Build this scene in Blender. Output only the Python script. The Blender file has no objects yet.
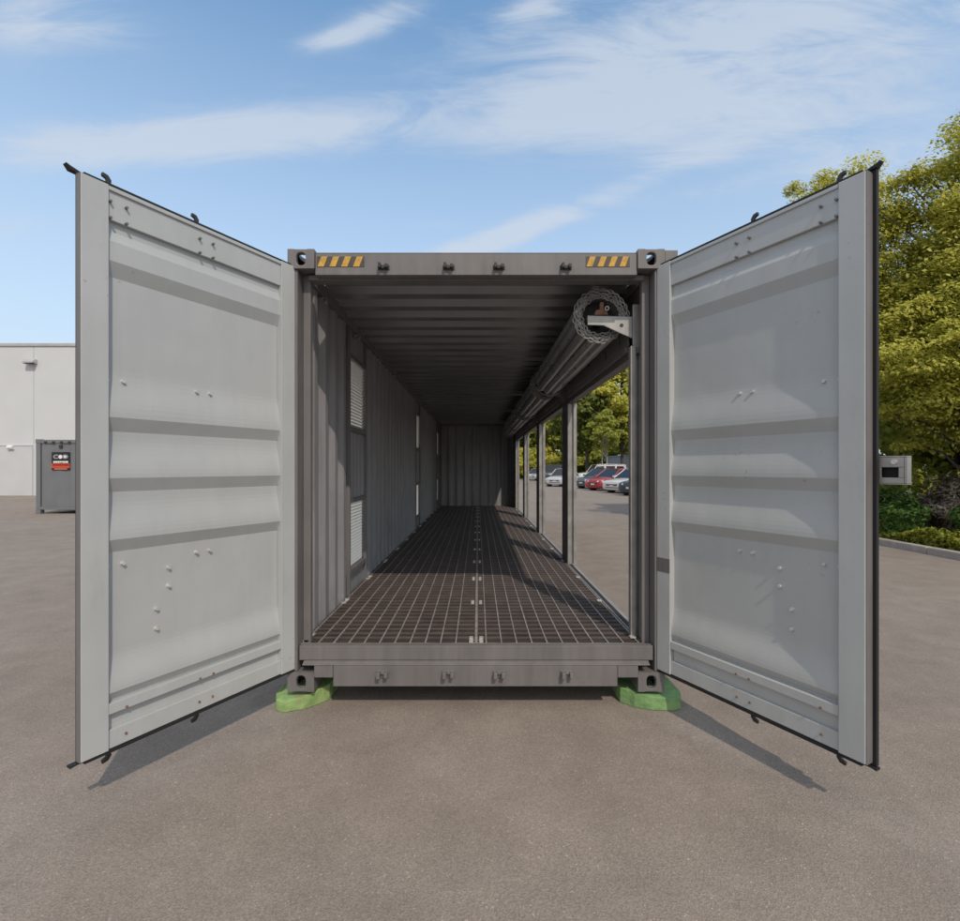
import bpy, bmesh, math, random
import numpy as np
from mathutils import Vector, Matrix

S = bpy.context.scene
C = S.collection
random.seed(7)
R = math.radians

# ------------------------------------------------------------------ camera
CAM_H = 1.56
cam = bpy.data.cameras.new('camera')
cam.sensor_fit = 'HORIZONTAL'; cam.sensor_width = 36.0
cam.lens = 18.62
cam.shift_x = 0.0021; cam.shift_y = 0.0078
cam.clip_start = 0.05; cam.clip_end = 2000
camo = bpy.data.objects.new('camera', cam); C.objects.link(camo)
camo.location = (0, 0, CAM_H); camo.rotation_euler = (R(90), 0, 0)
S.camera = camo

# ------------------------------------------------------------------ light
LIGHT = Vector((-0.345, 0.93, -1.0)).normalized()      # direction the sunlight travels
sun = bpy.data.lights.new('sun', 'SUN')
sun.energy = 2.2; sun.angle = R(0.7); sun.color = (1.0, 0.88, 0.74)
suno = bpy.data.objects.new('sun', sun); C.objects.link(suno)
suno.rotation_euler = LIGHT.to_track_quat('-Z', 'Y').to_euler()
suno.location = (3, -8, 12)

S.view_settings.view_transform = 'Standard'
S.view_settings.look = 'None'
S.view_settings.exposure = 0.0
S.view_settings.gamma = 1.0
S.view_settings.use_curve_mapping = False

W = bpy.data.worlds.new('World'); S.world = W
W.use_nodes = True

def build_world():
    nt = W.node_tree; nt.nodes.clear()
    N = nt.nodes.new; L = nt.links.new
    out = N('ShaderNodeOutputWorld'); bg = N('ShaderNodeBackground')
    L(bg.outputs[0], out.inputs[0])
    sky = N('ShaderNodeTexSky'); sky.sky_type = 'NISHITA'; sky.sun_disc = False
    ts = -LIGHT
    sky.sun_elevation = math.asin(ts.z); sky.sun_rotation = math.atan2(ts.x, ts.y)
    sky.air_density = 1.0; sky.dust_density = 0.6; sky.ozone_density = 1.6
    bg.inputs['Strength'].default_value = 0.115
    tc = N('ShaderNodeTexCoord')
    sep = N('ShaderNodeSeparateXYZ'); L(tc.outputs['Generated'], sep.inputs[0])
    def m(op, a, b=None, clamp=False):
        n = N('ShaderNodeMath'); n.operation = op; n.use_clamp = clamp
        for i, v in enumerate((a, b)):
            if v is None: continue
            if isinstance(v, (int, float)): n.inputs[i].default_value = v
            else: L(v, n.inputs[i])
        return n.outputs[0]
    el = m('ARCSINE', sep.outputs[2])
    # cirrus texture: long noise streaks in a (azimuth, elevation) chart of the sky
    yc = m('MAXIMUM', sep.outputs[1], .12)                  # clouds are charted by the tangents of their bearing from north
    tu = m('DIVIDE', sep.outputs[0], yc); tv = m('DIVIDE', sep.outputs[2], yc)
    comb = N('ShaderNodeCombineXYZ'); L(tu, comb.inputs[0]); L(tv, comb.inputs[1])
    def noise(scale, sx, sy, rot, detail=6, rough=0.6, dist=0.6, off=0.0):
        mp = N('ShaderNodeMapping'); L(comb.outputs[0], mp.inputs[0])
        mp.inputs['Rotation'].default_value = (0, 0, rot)
        mp.inputs['Scale'].default_value = (sx, sy, 1)
        mp.inputs['Location'].default_value = (off, off * .7, 0)
        n = N('ShaderNodeTexNoise'); n.inputs['Scale'].default_value = scale
        n.inputs['Detail'].default_value = detail; n.inputs['Roughness'].default_value = rough
        n.inputs['Distortion'].default_value = dist
        L(mp.outputs[0], n.inputs['Vector'])
        return n.outputs[0]
    streak = noise(3.4, 1.0, 4.0, R(9), 12, .68, .9, 3.1)
    soft = noise(1.9, 1.0, 2.6, R(9), 5, .55, .5, 9.2)
    wisps = m('ADD', m('MULTIPLY', streak, .62), m('MULTIPLY', soft, .5))
    total = None
    # centre, half length and half height (thousandths of a tangent), tilt in degrees, weight
    blobs = [(-560, 665, 430, 50, 4, 1.25), (-930, 905, 230, 75, -3, .75), (-275, 868, 85, 20, 14, .8), (-180, 915, 95, 28, 16, .6),
             (540, 865, 560, 130, 9, 1.05), (230, 745, 200, 80, 12, .5), (590, 715, 400, 85, 4, .6), (165, 510, 240, 26, 21, 1.1), (-20, 445, 110, 24, 18, .6),
             (430, 625, 150, 20, 5, .55), (860, 600, 240, 85, 6, .75), (-905, 490, 150, 36, 0, .55), (-76, 490, 70, 10, 3, .5), (105, 920, 90, 34, 18, .55),
             (450, 555, 190, 22, 12, .45)]
    for px, py, hl, hh, t, w in blobs:
        da = m('SUBTRACT', tu, px / 1000); de = m('SUBTRACT', tv, py / 1000)
        c_, s_ = math.cos(R(t)), math.sin(R(t))
        p = m('ADD', m('MULTIPLY', da, c_ * 1000 / hl), m('MULTIPLY', de, s_ * 1000 / hl))
        q = m('ADD', m('MULTIPLY', da, -s_ * 1000 / hh), m('MULTIPLY', de, c_ * 1000 / hh))
        d = m('ADD', m('MULTIPLY', p, p), m('MULTIPLY', q, q))
        g = m('MULTIPLY', m('EXPONENT', m('MULTIPLY', d, -1.0)), w)
        total = g if total is None else m('ADD', total, g)
    f = m('ADD', m('MULTIPLY', total, m('ADD', m('MULTIPLY', wisps, 3.1), -.80)), m('MULTIPLY', m('SUBTRACT', wisps, .60), .9))
    cov = N('ShaderNodeMapRange'); cov.interpolation_type = 'SMOOTHSTEP'
    L(f, cov.inputs['Value'])
    cov.inputs['From Min'].default_value = .02; cov.inputs['From Max'].default_value = 1.0
    cov.inputs['To Min'].default_value = 0.0; cov.inputs['To Max'].default_value = .74
    # a milky veil that thickens towards the horizon
    veil = N('ShaderNodeMapRange'); L(el, veil.inputs['Value'])
    veil.inputs['From Min'].default_value = R(4); veil.inputs['From Max'].default_value = R(42)
    veil.inputs['To Min'].default_value = .92; veil.inputs['To Max'].default_value = .06
    fac = m('SUBTRACT', 1.0, m('MULTIPLY', m('SUBTRACT', 1.0, cov.outputs[0]), m('SUBTRACT', 1.0, veil.outputs[0])))
    mix = N('ShaderNodeMix'); mix.data_type = 'RGBA'
    L(fac, mix.inputs['Factor'])
    tint = N('ShaderNodeMix'); tint.data_type = 'RGBA'; tint.blend_type = 'MULTIPLY'
    tint.inputs['Factor'].default_value = 1.0
    L(sky.outputs[0], tint.inputs['A']); tint.inputs['B'].default_value = (1.72, 2.15, 2.12, 1)
    L(tint.outputs['Result'], mix.inputs['A'])
    mix.inputs['B'].default_value = (5.4, 6.0, 6.85, 1)
    # unseen white cloud, added overhead and on the sun's side to raise fill light
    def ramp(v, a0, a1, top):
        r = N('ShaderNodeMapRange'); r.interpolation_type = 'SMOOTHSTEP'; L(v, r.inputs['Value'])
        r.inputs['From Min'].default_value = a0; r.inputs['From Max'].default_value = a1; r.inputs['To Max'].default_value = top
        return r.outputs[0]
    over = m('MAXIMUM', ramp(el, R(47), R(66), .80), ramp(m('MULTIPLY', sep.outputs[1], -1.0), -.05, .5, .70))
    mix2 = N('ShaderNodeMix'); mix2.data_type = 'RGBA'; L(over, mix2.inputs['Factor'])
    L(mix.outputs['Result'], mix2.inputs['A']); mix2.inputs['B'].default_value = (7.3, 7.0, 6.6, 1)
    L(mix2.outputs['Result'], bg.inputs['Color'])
build_world()

# ------------------------------------------------------------------ materials
def newmat(name):
    m = bpy.data.materials.new(name); m.use_nodes = True
    nt = m.node_tree
    return m, nt, nt.nodes['Principled BSDF'], nt.nodes.new, nt.links.new

def paint(name, col, rough=.55, var=.10, scale=3.0, metal=0.0, bump=.0, bscale=2.0, dirt=None, dirt_amt=.0, spec=.5, rust=.0, scuff=.0):
    """painted or bare metal: slight colour wander, fine scuffs, uneven gloss"""
    m, nt, b, N, L = newmat(name)
    tc = N('ShaderNodeTexCoord')
    n1 = N('ShaderNodeTexNoise'); n1.inputs['Scale'].default_value = scale; n1.inputs['Detail'].default_value = 6
    L(tc.outputs['Object'], n1.inputs['Vector'])
    r = N('ShaderNodeMapRange'); L(n1.outputs[0], r.inputs['Value'])
    r.inputs['From Min'].default_value = .3; r.inputs['From Max'].default_value = .7
    r.inputs['To Min'].default_value = 1 - var; r.inputs['To Max'].default_value = 1 + var
    mx = N('ShaderNodeMix'); mx.data_type = 'RGBA'; mx.blend_type = 'MULTIPLY'; mx.inputs['Factor'].default_value = 1
    mx.inputs['A'].default_value = (*col, 1); L(r.outputs[0], mx.inputs['B'])
    colout = mx.outputs['Result']
    if dirt:
        n2 = N('ShaderNodeTexNoise'); n2.inputs['Scale'].default_value = 9; n2.inputs['Detail'].default_value = 10
        n2.inputs['Roughness'].default_value = .7
        mp = N('ShaderNodeMapping'); mp.inputs['Scale'].default_value = (1, 1, .35)
        L(tc.outputs['Object'], mp.inputs[0]); L(mp.outputs[0], n2.inputs['Vector'])
        r2 = N('ShaderNodeMapRange'); L(n2.outputs[0], r2.inputs['Value'])
        r2.inputs['From Min'].default_value = .55; r2.inputs['From Max'].default_value = .75
        r2.inputs['To Max'].default_value = dirt_amt
        m2 = N('ShaderNodeMix'); m2.data_type = 'RGBA'; L(r2.outputs[0], m2.inputs['Factor'])
        L(colout, m2.inputs['A']); m2.inputs['B'].default_value = (*dirt, 1)
        colout = m2.outputs['Result']
    if scuff:                                     # faint long rubs and water runs
        mp = N('ShaderNodeMapping'); mp.inputs['Scale'].default_value = (6, 6, .55)
        L(tc.outputs['Object'], mp.inputs[0])
        n4 = N('ShaderNodeTexNoise'); n4.inputs['Scale'].default_value = 2.4; n4.inputs['Detail'].default_value = 9; n4.inputs['Roughness'].default_value = .62
        L(mp.outputs[0], n4.inputs['Vector'])
        r4 = N('ShaderNodeMapRange'); L(n4.outputs[0], r4.inputs['Value'])
        for k_, v_ in zip(('From Min', 'From Max', 'To Min', 'To Max'), (.35, .65, 1 - scuff, 1 + scuff)): r4.inputs[k_].default_value = v_
        m4 = N('ShaderNodeMix'); m4.data_type = 'RGBA'; m4.blend_type = 'MULTIPLY'; m4.inputs['Factor'].default_value = 1
        L(colout, m4.inputs['A']); L(r4.outputs[0], m4.inputs['B']); colout = m4.outputs['Result']
    if rust:                                      # small chips with a rusty rim, gathered in patches
        n5 = N('ShaderNodeTexNoise'); n5.inputs['Scale'].default_value = 38; n5.inputs['Detail'].default_value = 4; L(tc.outputs['Object'], n5.inputs['Vector'])
        n6 = N('ShaderNodeTexNoise'); n6.inputs['Scale'].default_value = 2.3; n6.inputs['Detail'].default_value = 2; L(tc.outputs['Object'], n6.inputs['Vector'])
        ad = N('ShaderNodeMath'); ad.operation = 'MULTIPLY_ADD'; L(n6.outputs[0], ad.inputs[0]); ad.inputs[1].default_value = .55; L(n5.outputs[0], ad.inputs[2])
        r5 = N('ShaderNodeMapRange'); L(ad.outputs[0], r5.inputs['Value'])
        for k_, v_ in zip(('From Min', 'From Max', 'To Min', 'To Max'), (1.03, 1.10, 0, rust)): r5.inputs[k_].default_value = v_
        m5 = N('ShaderNodeMix'); m5.data_type = 'RGBA'; L(r5.outputs[0], m5.inputs['Factor']); L(colout, m5.inputs['A']); m5.inputs['B'].default_value = (.17, .085, .05, 1)
        colout = m5.outputs['Result']
    L(colout, b.inputs['Base Color'])
    rr = N('ShaderNodeMapRange'); L(n1.outputs[0], rr.inputs['Value'])
    rr.inputs['To Min'].default_value = max(.05, rough - .12); rr.inputs['To Max'].default_value = min(1, rough + .12)
    L(rr.outputs[0], b.inputs['Roughness'])
    b.inputs['Metallic'].default_value = metal
    b.inputs['Specular IOR Level'].default_value = spec
    if bump:
        n3 = N('ShaderNodeTexNoise'); n3.inputs['Scale'].default_value = bscale; n3.inputs['Detail'].default_value = 2
        L(tc.outputs['Object'], n3.inputs['Vector'])
        bp = N('ShaderNodeBump'); bp.inputs['Strength'].default_value = bump; bp.inputs['Distance'].default_value = .05
        L(n3.outputs[0], bp.inputs['Height']); L(bp.outputs[0], b.inputs['Normal'])
    return m

def asphalt_mat():
    m, nt, b, N, L = newmat('asphalt')
    tc = N('ShaderNodeTexCoord')
    def noise(sc, det, ro=.6):
        n = N('ShaderNodeTexNoise'); n.inputs['Scale'].default_value = sc
        n.inputs['Detail'].default_value = det; n.inputs['Roughness'].default_value = ro
        L(tc.outputs['Object'], n.inputs['Vector']); return n.outputs[0]
    big = noise(.35, 5); mid = noise(2.6, 6, .65); fine = noise(120, 4, .75)
    vor = N('ShaderNodeTexVoronoi'); vor.inputs['Scale'].default_value = 170; L(tc.outputs['Object'], vor.inputs['Vector'])
    def rng(v, a, b_, c, d):
        r = N('ShaderNodeMapRange'); L(v, r.inputs['Value'])
        for k, x in zip(('From Min', 'From Max', 'To Min', 'To Max'), (a, b_, c, d)): r.inputs[k].default_value = x
        return r.outputs[0]
    def mul(a, b_):
        n = N('ShaderNodeMath'); n.operation = 'MULTIPLY'; L(a, n.inputs[0]); L(b_, n.inputs[1]); return n.outputs[0]
    sepc = N('ShaderNodeSeparateColor'); L(vor.outputs['Color'], sepc.inputs[0])
    stone = rng(sepc.outputs[0], 0, 1, .82, 1.18)
    speck = rng(sepc.outputs[1], .975, 1.0, 1.0, 1.6)
    v = mul(mul(rng(big, .3, .7, .90, 1.09), rng(mid, .3, .7, .92, 1.08)), mul(rng(fine, .25, .75, .84, 1.16), mul(stone, speck)))
    warm = N('ShaderNodeMix'); warm.data_type = 'RGBA'; L(rng(mid, .35, .65, 0, 1), warm.inputs['Factor'])
    warm.inputs['A'].default_value = (.262, .221, .190, 1); warm.inputs['B'].default_value = (.281, .239, .206, 1)
    mx = N('ShaderNodeMix'); mx.data_type = 'RGBA'; mx.blend_type = 'MULTIPLY'; mx.inputs['Factor'].default_value = 1
    L(warm.outputs['Result'], mx.inputs['A']); L(v, mx.inputs['B'])
    # scattered oil spots and old damp marks
    st = noise(1.1, 3); stf = rng(st, .66, .72, 0, .22)
    mx2 = N('ShaderNodeMix'); mx2.data_type = 'RGBA'; L(stf, mx2.inputs['Factor'])
    L(mx.outputs['Result'], mx2.inputs['A']); mx2.inputs['B'].default_value = (.07, .063, .058, 1)
    L(mx2.outputs['Result'], b.inputs['Base Color'])
    b.inputs['Roughness'].default_value = .93; b.inputs['Specular IOR Level'].default_value = .25
    bp = N('ShaderNodeBump'); bp.inputs['Strength'].default_value = .45; bp.inputs['Distance'].default_value = .004
    add = N('ShaderNodeMath'); add.operation = 'ADD'; L(fine, add.inputs[0]); L(vor.outputs['Distance'], add.inputs[1])
    L(add.outputs[0], bp.inputs['Height']); L(bp.outputs[0], b.inputs['Normal'])
    return m

def leaf_mat(name, c1, c2, c3=None, trans=.35):
    m, nt, b, N, L = newmat(name)
    geo = N('ShaderNodeNewGeometry')
    ramp = N('ShaderNodeValToRGB'); L(geo.outputs['Random Per Island'], ramp.inputs[0])
    ramp.color_ramp.elements[0].color = (*c1, 1); ramp.color_ramp.elements[1].color = (*c2, 1)
    if c3:
        e = ramp.color_ramp.elements.new(.5); e.color = (*c3, 1)
    L(ramp.outputs[0], b.inputs['Base Color'])
    b.inputs['Roughness'].default_value = .6; b.inputs['Specular IOR Level'].default_value = .3
    tr = N('ShaderNodeBsdfTranslucent'); L(ramp.outputs[0], tr.inputs['Color'])
    ms = N('ShaderNodeMixShader'); ms.inputs[0].default_value = trans
    out = nt.nodes['Material Output']
    L(b.outputs[0], ms.inputs[1]); L(tr.outputs[0], ms.inputs[2]); L(ms.outputs[0], out.inputs[0])
    return m

def ground_mat(name, c1, c2, scale=20, bump=.8):
    m, nt, b, N, L = newmat(name)
    tc = N('ShaderNodeTexCoord')
    n = N('ShaderNodeTexNoise'); n.inputs['Scale'].default_value = scale; n.inputs['Detail'].default_value = 8
    n.inputs['Roughness'].default_value = .7; L(tc.outputs['Object'], n.inputs['Vector'])
    ramp = N('ShaderNodeValToRGB'); L(n.outputs[0], ramp.inputs[0])
    ramp.color_ramp.elements[0].position = .35; ramp.color_ramp.elements[1].position = .65
    ramp.color_ramp.elements[0].color = (*c1, 1); ramp.color_ramp.elements[1].color = (*c2, 1)
    L(ramp.outputs[0], b.inputs['Base Color']); b.inputs['Roughness'].default_value = .95
    bp = N('ShaderNodeBump'); bp.inputs['Strength'].default_value = bump; bp.inputs['Distance'].default_value = .04
    L(n.outputs[0], bp.inputs['Height']); L(bp.outputs[0], b.inputs['Normal'])
    return m

M = {}
M['asphalt'] = asphalt_mat()
M['grey'] = paint('container_grey_paint', (.160, .149, .149), .55, .08, 2.5, bump=.12, bscale=3, dirt=(.10, .08, .07), dirt_amt=.35, scuff=.10, rust=.55)
M['wall'] = paint('container_wall_paint', (.275, .270, .280), .55, .08, 2.0, bump=.10, bscale=2.5, dirt=(.11, .09, .08), dirt_amt=.3, scuff=.12, rust=.3)
M['roof'] = paint('container_roof_paint', (.24, .242, .252), .36, .10, 3.0, metal=.45, spec=.8)
M['door'] = paint('door_light_grey_paint', (.452, .464, .462), .5, .05, 2.2, bump=.10, bscale=2.4, dirt=(.34, .32, .29), dirt_amt=.30, scuff=.022, rust=.5)
M['doorp'] = paint('door_panel_paint', (.442, .454, .454), .5, .05, 1.6, bump=.22, bscale=2.2, dirt=(.35, .33, .30), dirt_amt=.22, scuff=.018, rust=.35)
M['steel'] = paint('galvanised_steel', (.36, .35, .335), .42, .18, 9.0, metal=.45)
M['slat'] = paint('shutter_slat_steel', (.34, .335, .33), .30, .12, 7.0, metal=.5)
M['bright'] = paint('bright_zinc', (.62, .61, .58), .4, .10, 14.0, metal=.35)
M['black'] = paint('black_rubber', (.014, .014, .015), .75, .1, 8)
M['dark'] = paint('dark_grease_steel', (.035, .033, .032), .6, .2, 12)
M['pan'] = paint('dark_brown_floor', (.034, .025, .022), .8, .3, 4, dirt=(.07, .054, .046), dirt_amt=.6)
M['bar'] = paint('grating_bar_brown', (.070, .055, .050), .6, .25, 6, dirt=(.14, .11, .095), dirt_amt=.5)
M['bar_pale'] = paint('grating_cross_rod', (.15, .128, .12), .6, .3, 7)
M['rod'] = paint('grating_rod', (.30, .265, .25), .55, .25, 10)
M['rust'] = paint('rusty_steel', (.20, .105, .075), .8, .35, 30)
M['yellow'] = paint('hazard_yellow', (.55, .32, .06), .7, .25, 30, dirt=(.17, .14, .11), dirt_amt=1.0)
M['hazdark'] = paint('hazard_dark', (.07, .058, .05), .6, .2, 20)
M['louvre'] = paint('pale_louvre', (.72, .71, .68), .5, .05, 5)
mf, nt_, b_, N_, L_ = newmat('added_diffuser_film')
tr_ = N_('ShaderNodeBsdfTranslucent'); tr_.inputs[0].default_value = (.92, .89, .82, 1); L_(tr_.outputs[0], nt_.nodes['Material Output'].inputs[0]); M['film'] = mf  # translucent white for the sheets added to brighten the louvre vents
M['green'] = paint('green_painted_wood', (.24, .36, .13), .9, .25, 14, bump=.25, bscale=20, dirt=(.34, .30, .18), dirt_amt=.85)
M['green2'] = paint('green_sheet', (.19, .33, .13), .9, .22, 12, bump=.25, bscale=20, dirt=(.22, .26, .13), dirt_amt=.75)
M['white_wall'] = paint('white_building_paint', (.575, .59, .605), .85, .03, .6, dirt=(.52, .50, .47), dirt_amt=.16)
M['white_low'] = paint('white_plinth_paint', (.54, .555, .57), .85, .04, .8)
M['seam'] = paint('seam_grey', (.42, .42, .42), .8)
M['fgrey'] = paint('storage_box_paint', (.165, .17, .185), .55, .06, 2.0, bump=.1)
M['signblack'] = paint('sign_black', (.012, .012, .015), .4)
M['signred'] = paint('sign_red', (.55, .07, .03), .4)
M['signorange'] = paint('sign_orange', (.62, .20, .10), .4)
M['signgrey'] = paint('sign_grey', (.30, .28, .30), .4)
M['signwhite'] = paint('sign_white', (.78, .77, .76), .4)
M['bark'] = ground_mat('bark', (.045, .034, .026), (.11, .09, .07), 14, 1)
M['birch'] = ground_mat('birch_bark', (.30, .28, .25), (.55, .53, .49), 8, .5)
M['kerb'] = paint('kerb_concrete', (.40, .355, .31), .9, .12, 7, dirt=(.2, .18, .16), dirt_amt=.5)
M['mulch'] = ground_mat('mulch', (.035, .024, .018), (.105, .078, .058), 26, 1.5)
M['grass'] = ground_mat('grass_ground', (.035, .055, .015), (.07, .10, .025), 9, 1)
M['leaf_yellow'] = leaf_mat('leaf_yellow_green', (.36, .36, .06), (.74, .70, .17), (.58, .56, .10), .52)
M['leaf_green'] = leaf_mat('leaf_mid_green', (.20, .24, .045), (.54, .54, .11), (.37, .40, .07), .52)
M['leaf_dark'] = leaf_mat('leaf_dark_green', (.09, .12, .03), (.29, .32, .07), (.18, .21, .045), .5)
M['leaf_shrub'] = leaf_mat('leaf_shrub', (.05, .12, .025), (.20, .30, .06), (.10, .19, .036), .35)
M['leaf_cover'] = leaf_mat('leaf_ground_cover', (.16, .19, .03), (.44, .43, .07), (.29, .31, .045), .4)
M['twig'] = leaf_mat('dry_twigs', (.10, .078, .058), (.32, .25, .18), (.20, .155, .115), .0)
M['glass'] = paint('car_glass', (.012, .014, .016), .08, 0, 1, spec=.8)
M['tyre'] = paint('tyre_rubber', (.018, .018, .018), .85)
M['rim'] = paint('wheel_rim', (.45, .46, .47), .3, .05, 5, metal=.8)
M['lampglass'] = paint('headlamp_glass', (.62, .64, .66), .12, .02, 3, spec=.8)
M['plate'] = paint('plate_white', (.6, .6, .58), .5)
M['far_grey'] = paint('far_building_grey', (.40, .42, .46), .8, .04, .5)
M['trim'] = paint('trim_dark', (.05, .05, .05), .6)

def carpaint(name, col):
    m = paint(name, col, .25, .02, 1.0, spec=.6)
    b = m.node_tree.nodes['Principled BSDF']; b.inputs['Coat Weight'].default_value = .8; b.inputs['Coat Roughness'].default_value = .05
    return m

# ------------------------------------------------------------------ mesh helpers
class MB:
    def __init__(s): s.v = []; s.f = []
    def add(s, vs, fs):
        o = len(s.v); s.v += [tuple(v) for v in vs]; s.f += [tuple(i + o for i in f) for f in fs]; return s
    def box(s, x0, x1, y0, y1, z0, z1, T=None):
        vs = [(x, y, z) for z in (z0, z1) for y in (y0, y1) for x in (x0, x1)]
        if T: vs = [T(*v) for v in vs]
        return s.add(vs, [(0, 2, 3, 1), (4, 5, 7, 6), (0, 1, 5, 4), (2, 6, 7, 3), (0, 4, 6, 2), (1, 3, 7, 5)])
    def prism(s, poly, a0, a1, T):
        """poly of (p,q) extruded from a0 to a1; T(p,q,a)->xyz"""
        n = len(poly)
        vs = [T(p, q, a0) for p, q in poly] + [T(p, q, a1) for p, q in poly]
        fs = [tuple(range(n))[::-1], tuple(range(n, 2 * n))] + [(i, (i + 1) % n, n + (i + 1) % n, n + i) for i in range(n)]
        return s.add(vs, fs)
    def tube(s, pts, r, n=8, closed=False, caps=True):
        pts = [Vector(p) for p in pts]; m = len(pts)
        rs = r if isinstance(r, (list, tuple)) else [r] * m
        rings = []; prev = None
        for i, p in enumerate(pts):
            if closed: t = pts[(i + 1) % m] - pts[i - 1]
            else: t = pts[min(i + 1, m - 1)] - pts[max(i - 1, 0)]
            t.normalize()
            if prev is None:
                a = Vector((0, 0, 1)) if abs(t.z) < .9 else Vector((1, 0, 0))
                u = t.cross(a).normalized()
            else:
                u = (prev - t * prev.dot(t))
                u = u.normalized() if u.length > 1e-6 else t.orthogonal().normalized()
            prev = u; w = t.cross(u)
            rings.append([p + (u * math.cos(2 * math.pi * k / n) + w * math.sin(2 * math.pi * k / n)) * rs[i] for k in range(n)])
        vs = [v for g in rings for v in g]; fs = []
        for i in range(m if closed else m - 1):
            j = (i + 1) % m
            for k in range(n): fs.append((i * n + k, i * n + (k + 1) % n, j * n + (k + 1) % n, j * n + k))
        if caps and not closed:
            fs.append(tuple(range(n))[::-1]); fs.append(tuple((m - 1) * n + k for k in range(n)))
        return s.add(vs, fs)
    def build(s, name, mat, parent=None, bevel=0, smooth=False, recalc=True, root=None):
        me = bpy.data.meshes.new(name)
        off = Vector((0, 0, 0)) if root is None else Vector(root)
        me.from_pydata([tuple(Vector(v) - off) for v in s.v], [], s.f)
        if recalc:
            bm = bmesh.new(); bm.from_mesh(me); bmesh.ops.recalc_face_normals(bm, faces=bm.faces); bm.to_mesh(me); bm.free()
        me.materials.append(mat)
        if smooth:
            for p in me.polygons: p.use_smooth = True
        o = bpy.data.objects.new(name, me); C.objects.link(o)
        if parent is not None: o.parent = parent
        if bevel:
            b = o.modifiers.new('edge', 'BEVEL'); b.width = bevel; b.segments = 2; b.limit_method = 'ANGLE'; b.angle_limit = R(40)
        return o

def tag(o, label=None, cat=None, group=None, kind=None):
    if label: o['label'] = label
    if cat: o['category'] = cat
    if group: o['group'] = group
    if kind: o['kind'] = kind
    return o

def empty(name, loc, rz=0.0):
    o = bpy.data.objects.new(name, None); C.objects.link(o)
    o.location = loc; o.rotation_euler = (0, 0, rz); o.empty_display_size = .2
    return o

# ------------------------------------------------------------------ ground
g = MB()
g.add([(-400, -200, 0), (400, -200, 0), (400, 600, 0), (-400, 600, 0)], [(0, 1, 2, 3)])
tag(g.build('ground', M['asphalt']), kind='structure')

# planting bed to the right behind a concrete kerb, a real step of 0.13 m
KX = 8.12
bed = MB()
bed.box(KX + .16, 40, -30, 22.8, -.05, .12)
tag(bed.build('soil_bed', M['mulch']), kind='structure')
kb = MB()
y = -30.0
while y < 22.9:
    kb.box(KX, KX + .157, y, min(y + 2.99, 22.95), -.05, .13); y += 3.0
kb.box(KX + .16, 40, 22.803, 22.95, -.05, .13)
tag(kb.build('kerb', M['kerb'], bevel=.02), kind='structure')
bed2 = MB(); bed2.box(-4, 60, 70, 120, -.05, .12); tag(bed2.build('grass_verge', M['grass']), kind='structure')
bed3 = MB(); bed3.box(16.5, 60, 23.2, 69.9, -.05, .115); tag(bed3.build('grass_strip', M['grass']), kind='structure')

# ------------------------------------------------------------------ shipping container
CX = -0.012                 # container axis
YF = 3.22                   # door plane
YB = 15.41                  # far end
HALF = 1.219
XL, XR = CX - HALF, CX + HALF
ZB, ZT = .024, 2.885
ZFL = .31                   # top of grating
LIFT = .09                  # the castings stand on thick green timbers
root = empty('shipping_container', (CX, YF, LIFT))
tag(root, 'long grey steel shipping container with both end doors swung open and rolled up side shutters', 'shipping container')
RL = (CX, YF, 0)
def P(mb, name, mat, parent=root, **k): return mb.build(name, M[mat], parent, root=RL, **k)

# corner castings: hollow boxes with oval holes in the front and the outer side
def holed(mb, c, u, v, nrm, w, h, ew, eh, t=.028, n=28):
    c, u, v, nrm = map(Vector, (c, u, v, nrm))
    el = [(ew * math.copysign(abs(math.cos(a)) ** .75, math.cos(a)), eh * math.copysign(abs(math.sin(a)) ** .75, math.sin(a)))
          for a in [2 * math.pi * k / n for k in range(n)]]
    sq = []
    for p, q in el:
        k = min(w / max(abs(p), 1e-6), h / max(abs(q), 1e-6)); sq.append((p * k, q * k))
    vs = [c + u * p + v * q for p, q in sq] + [c + u * p + v * q for p, q in el] + [c + u * p + v * q - nrm * t for p, q in el]
    fs = [(i, (i + 1) % n, n + (i + 1) % n, n + i) for i in range(n)] + [(n + i, n + (i + 1) % n, 2 * n + (i + 1) % n, 2 * n + i) for i in range(n)]
    mb.add(vs, fs)
    # square corners
    for sx in (-1, 1):
        for sy in (-1, 1):
            cs = [(p, q) for p, q in sq if p * sx > 0 and q * sy > 0]
            onx = min((x for x in cs if abs(abs(x[0]) - w) < 1e-5), key=lambda x: -abs(x[1]), default=None)
            ony = min((x for x in cs if abs(abs(x[1]) - h) < 1e-5), key=lambda x: -abs(x[0]), default=None)
            if onx and ony:
                mb.add([c + u * onx[0] + v * onx[1], c + u * sx * w + v * sy * h, c + u * ony[0] + v * ony[1]], [(0, 1, 2)])

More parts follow.
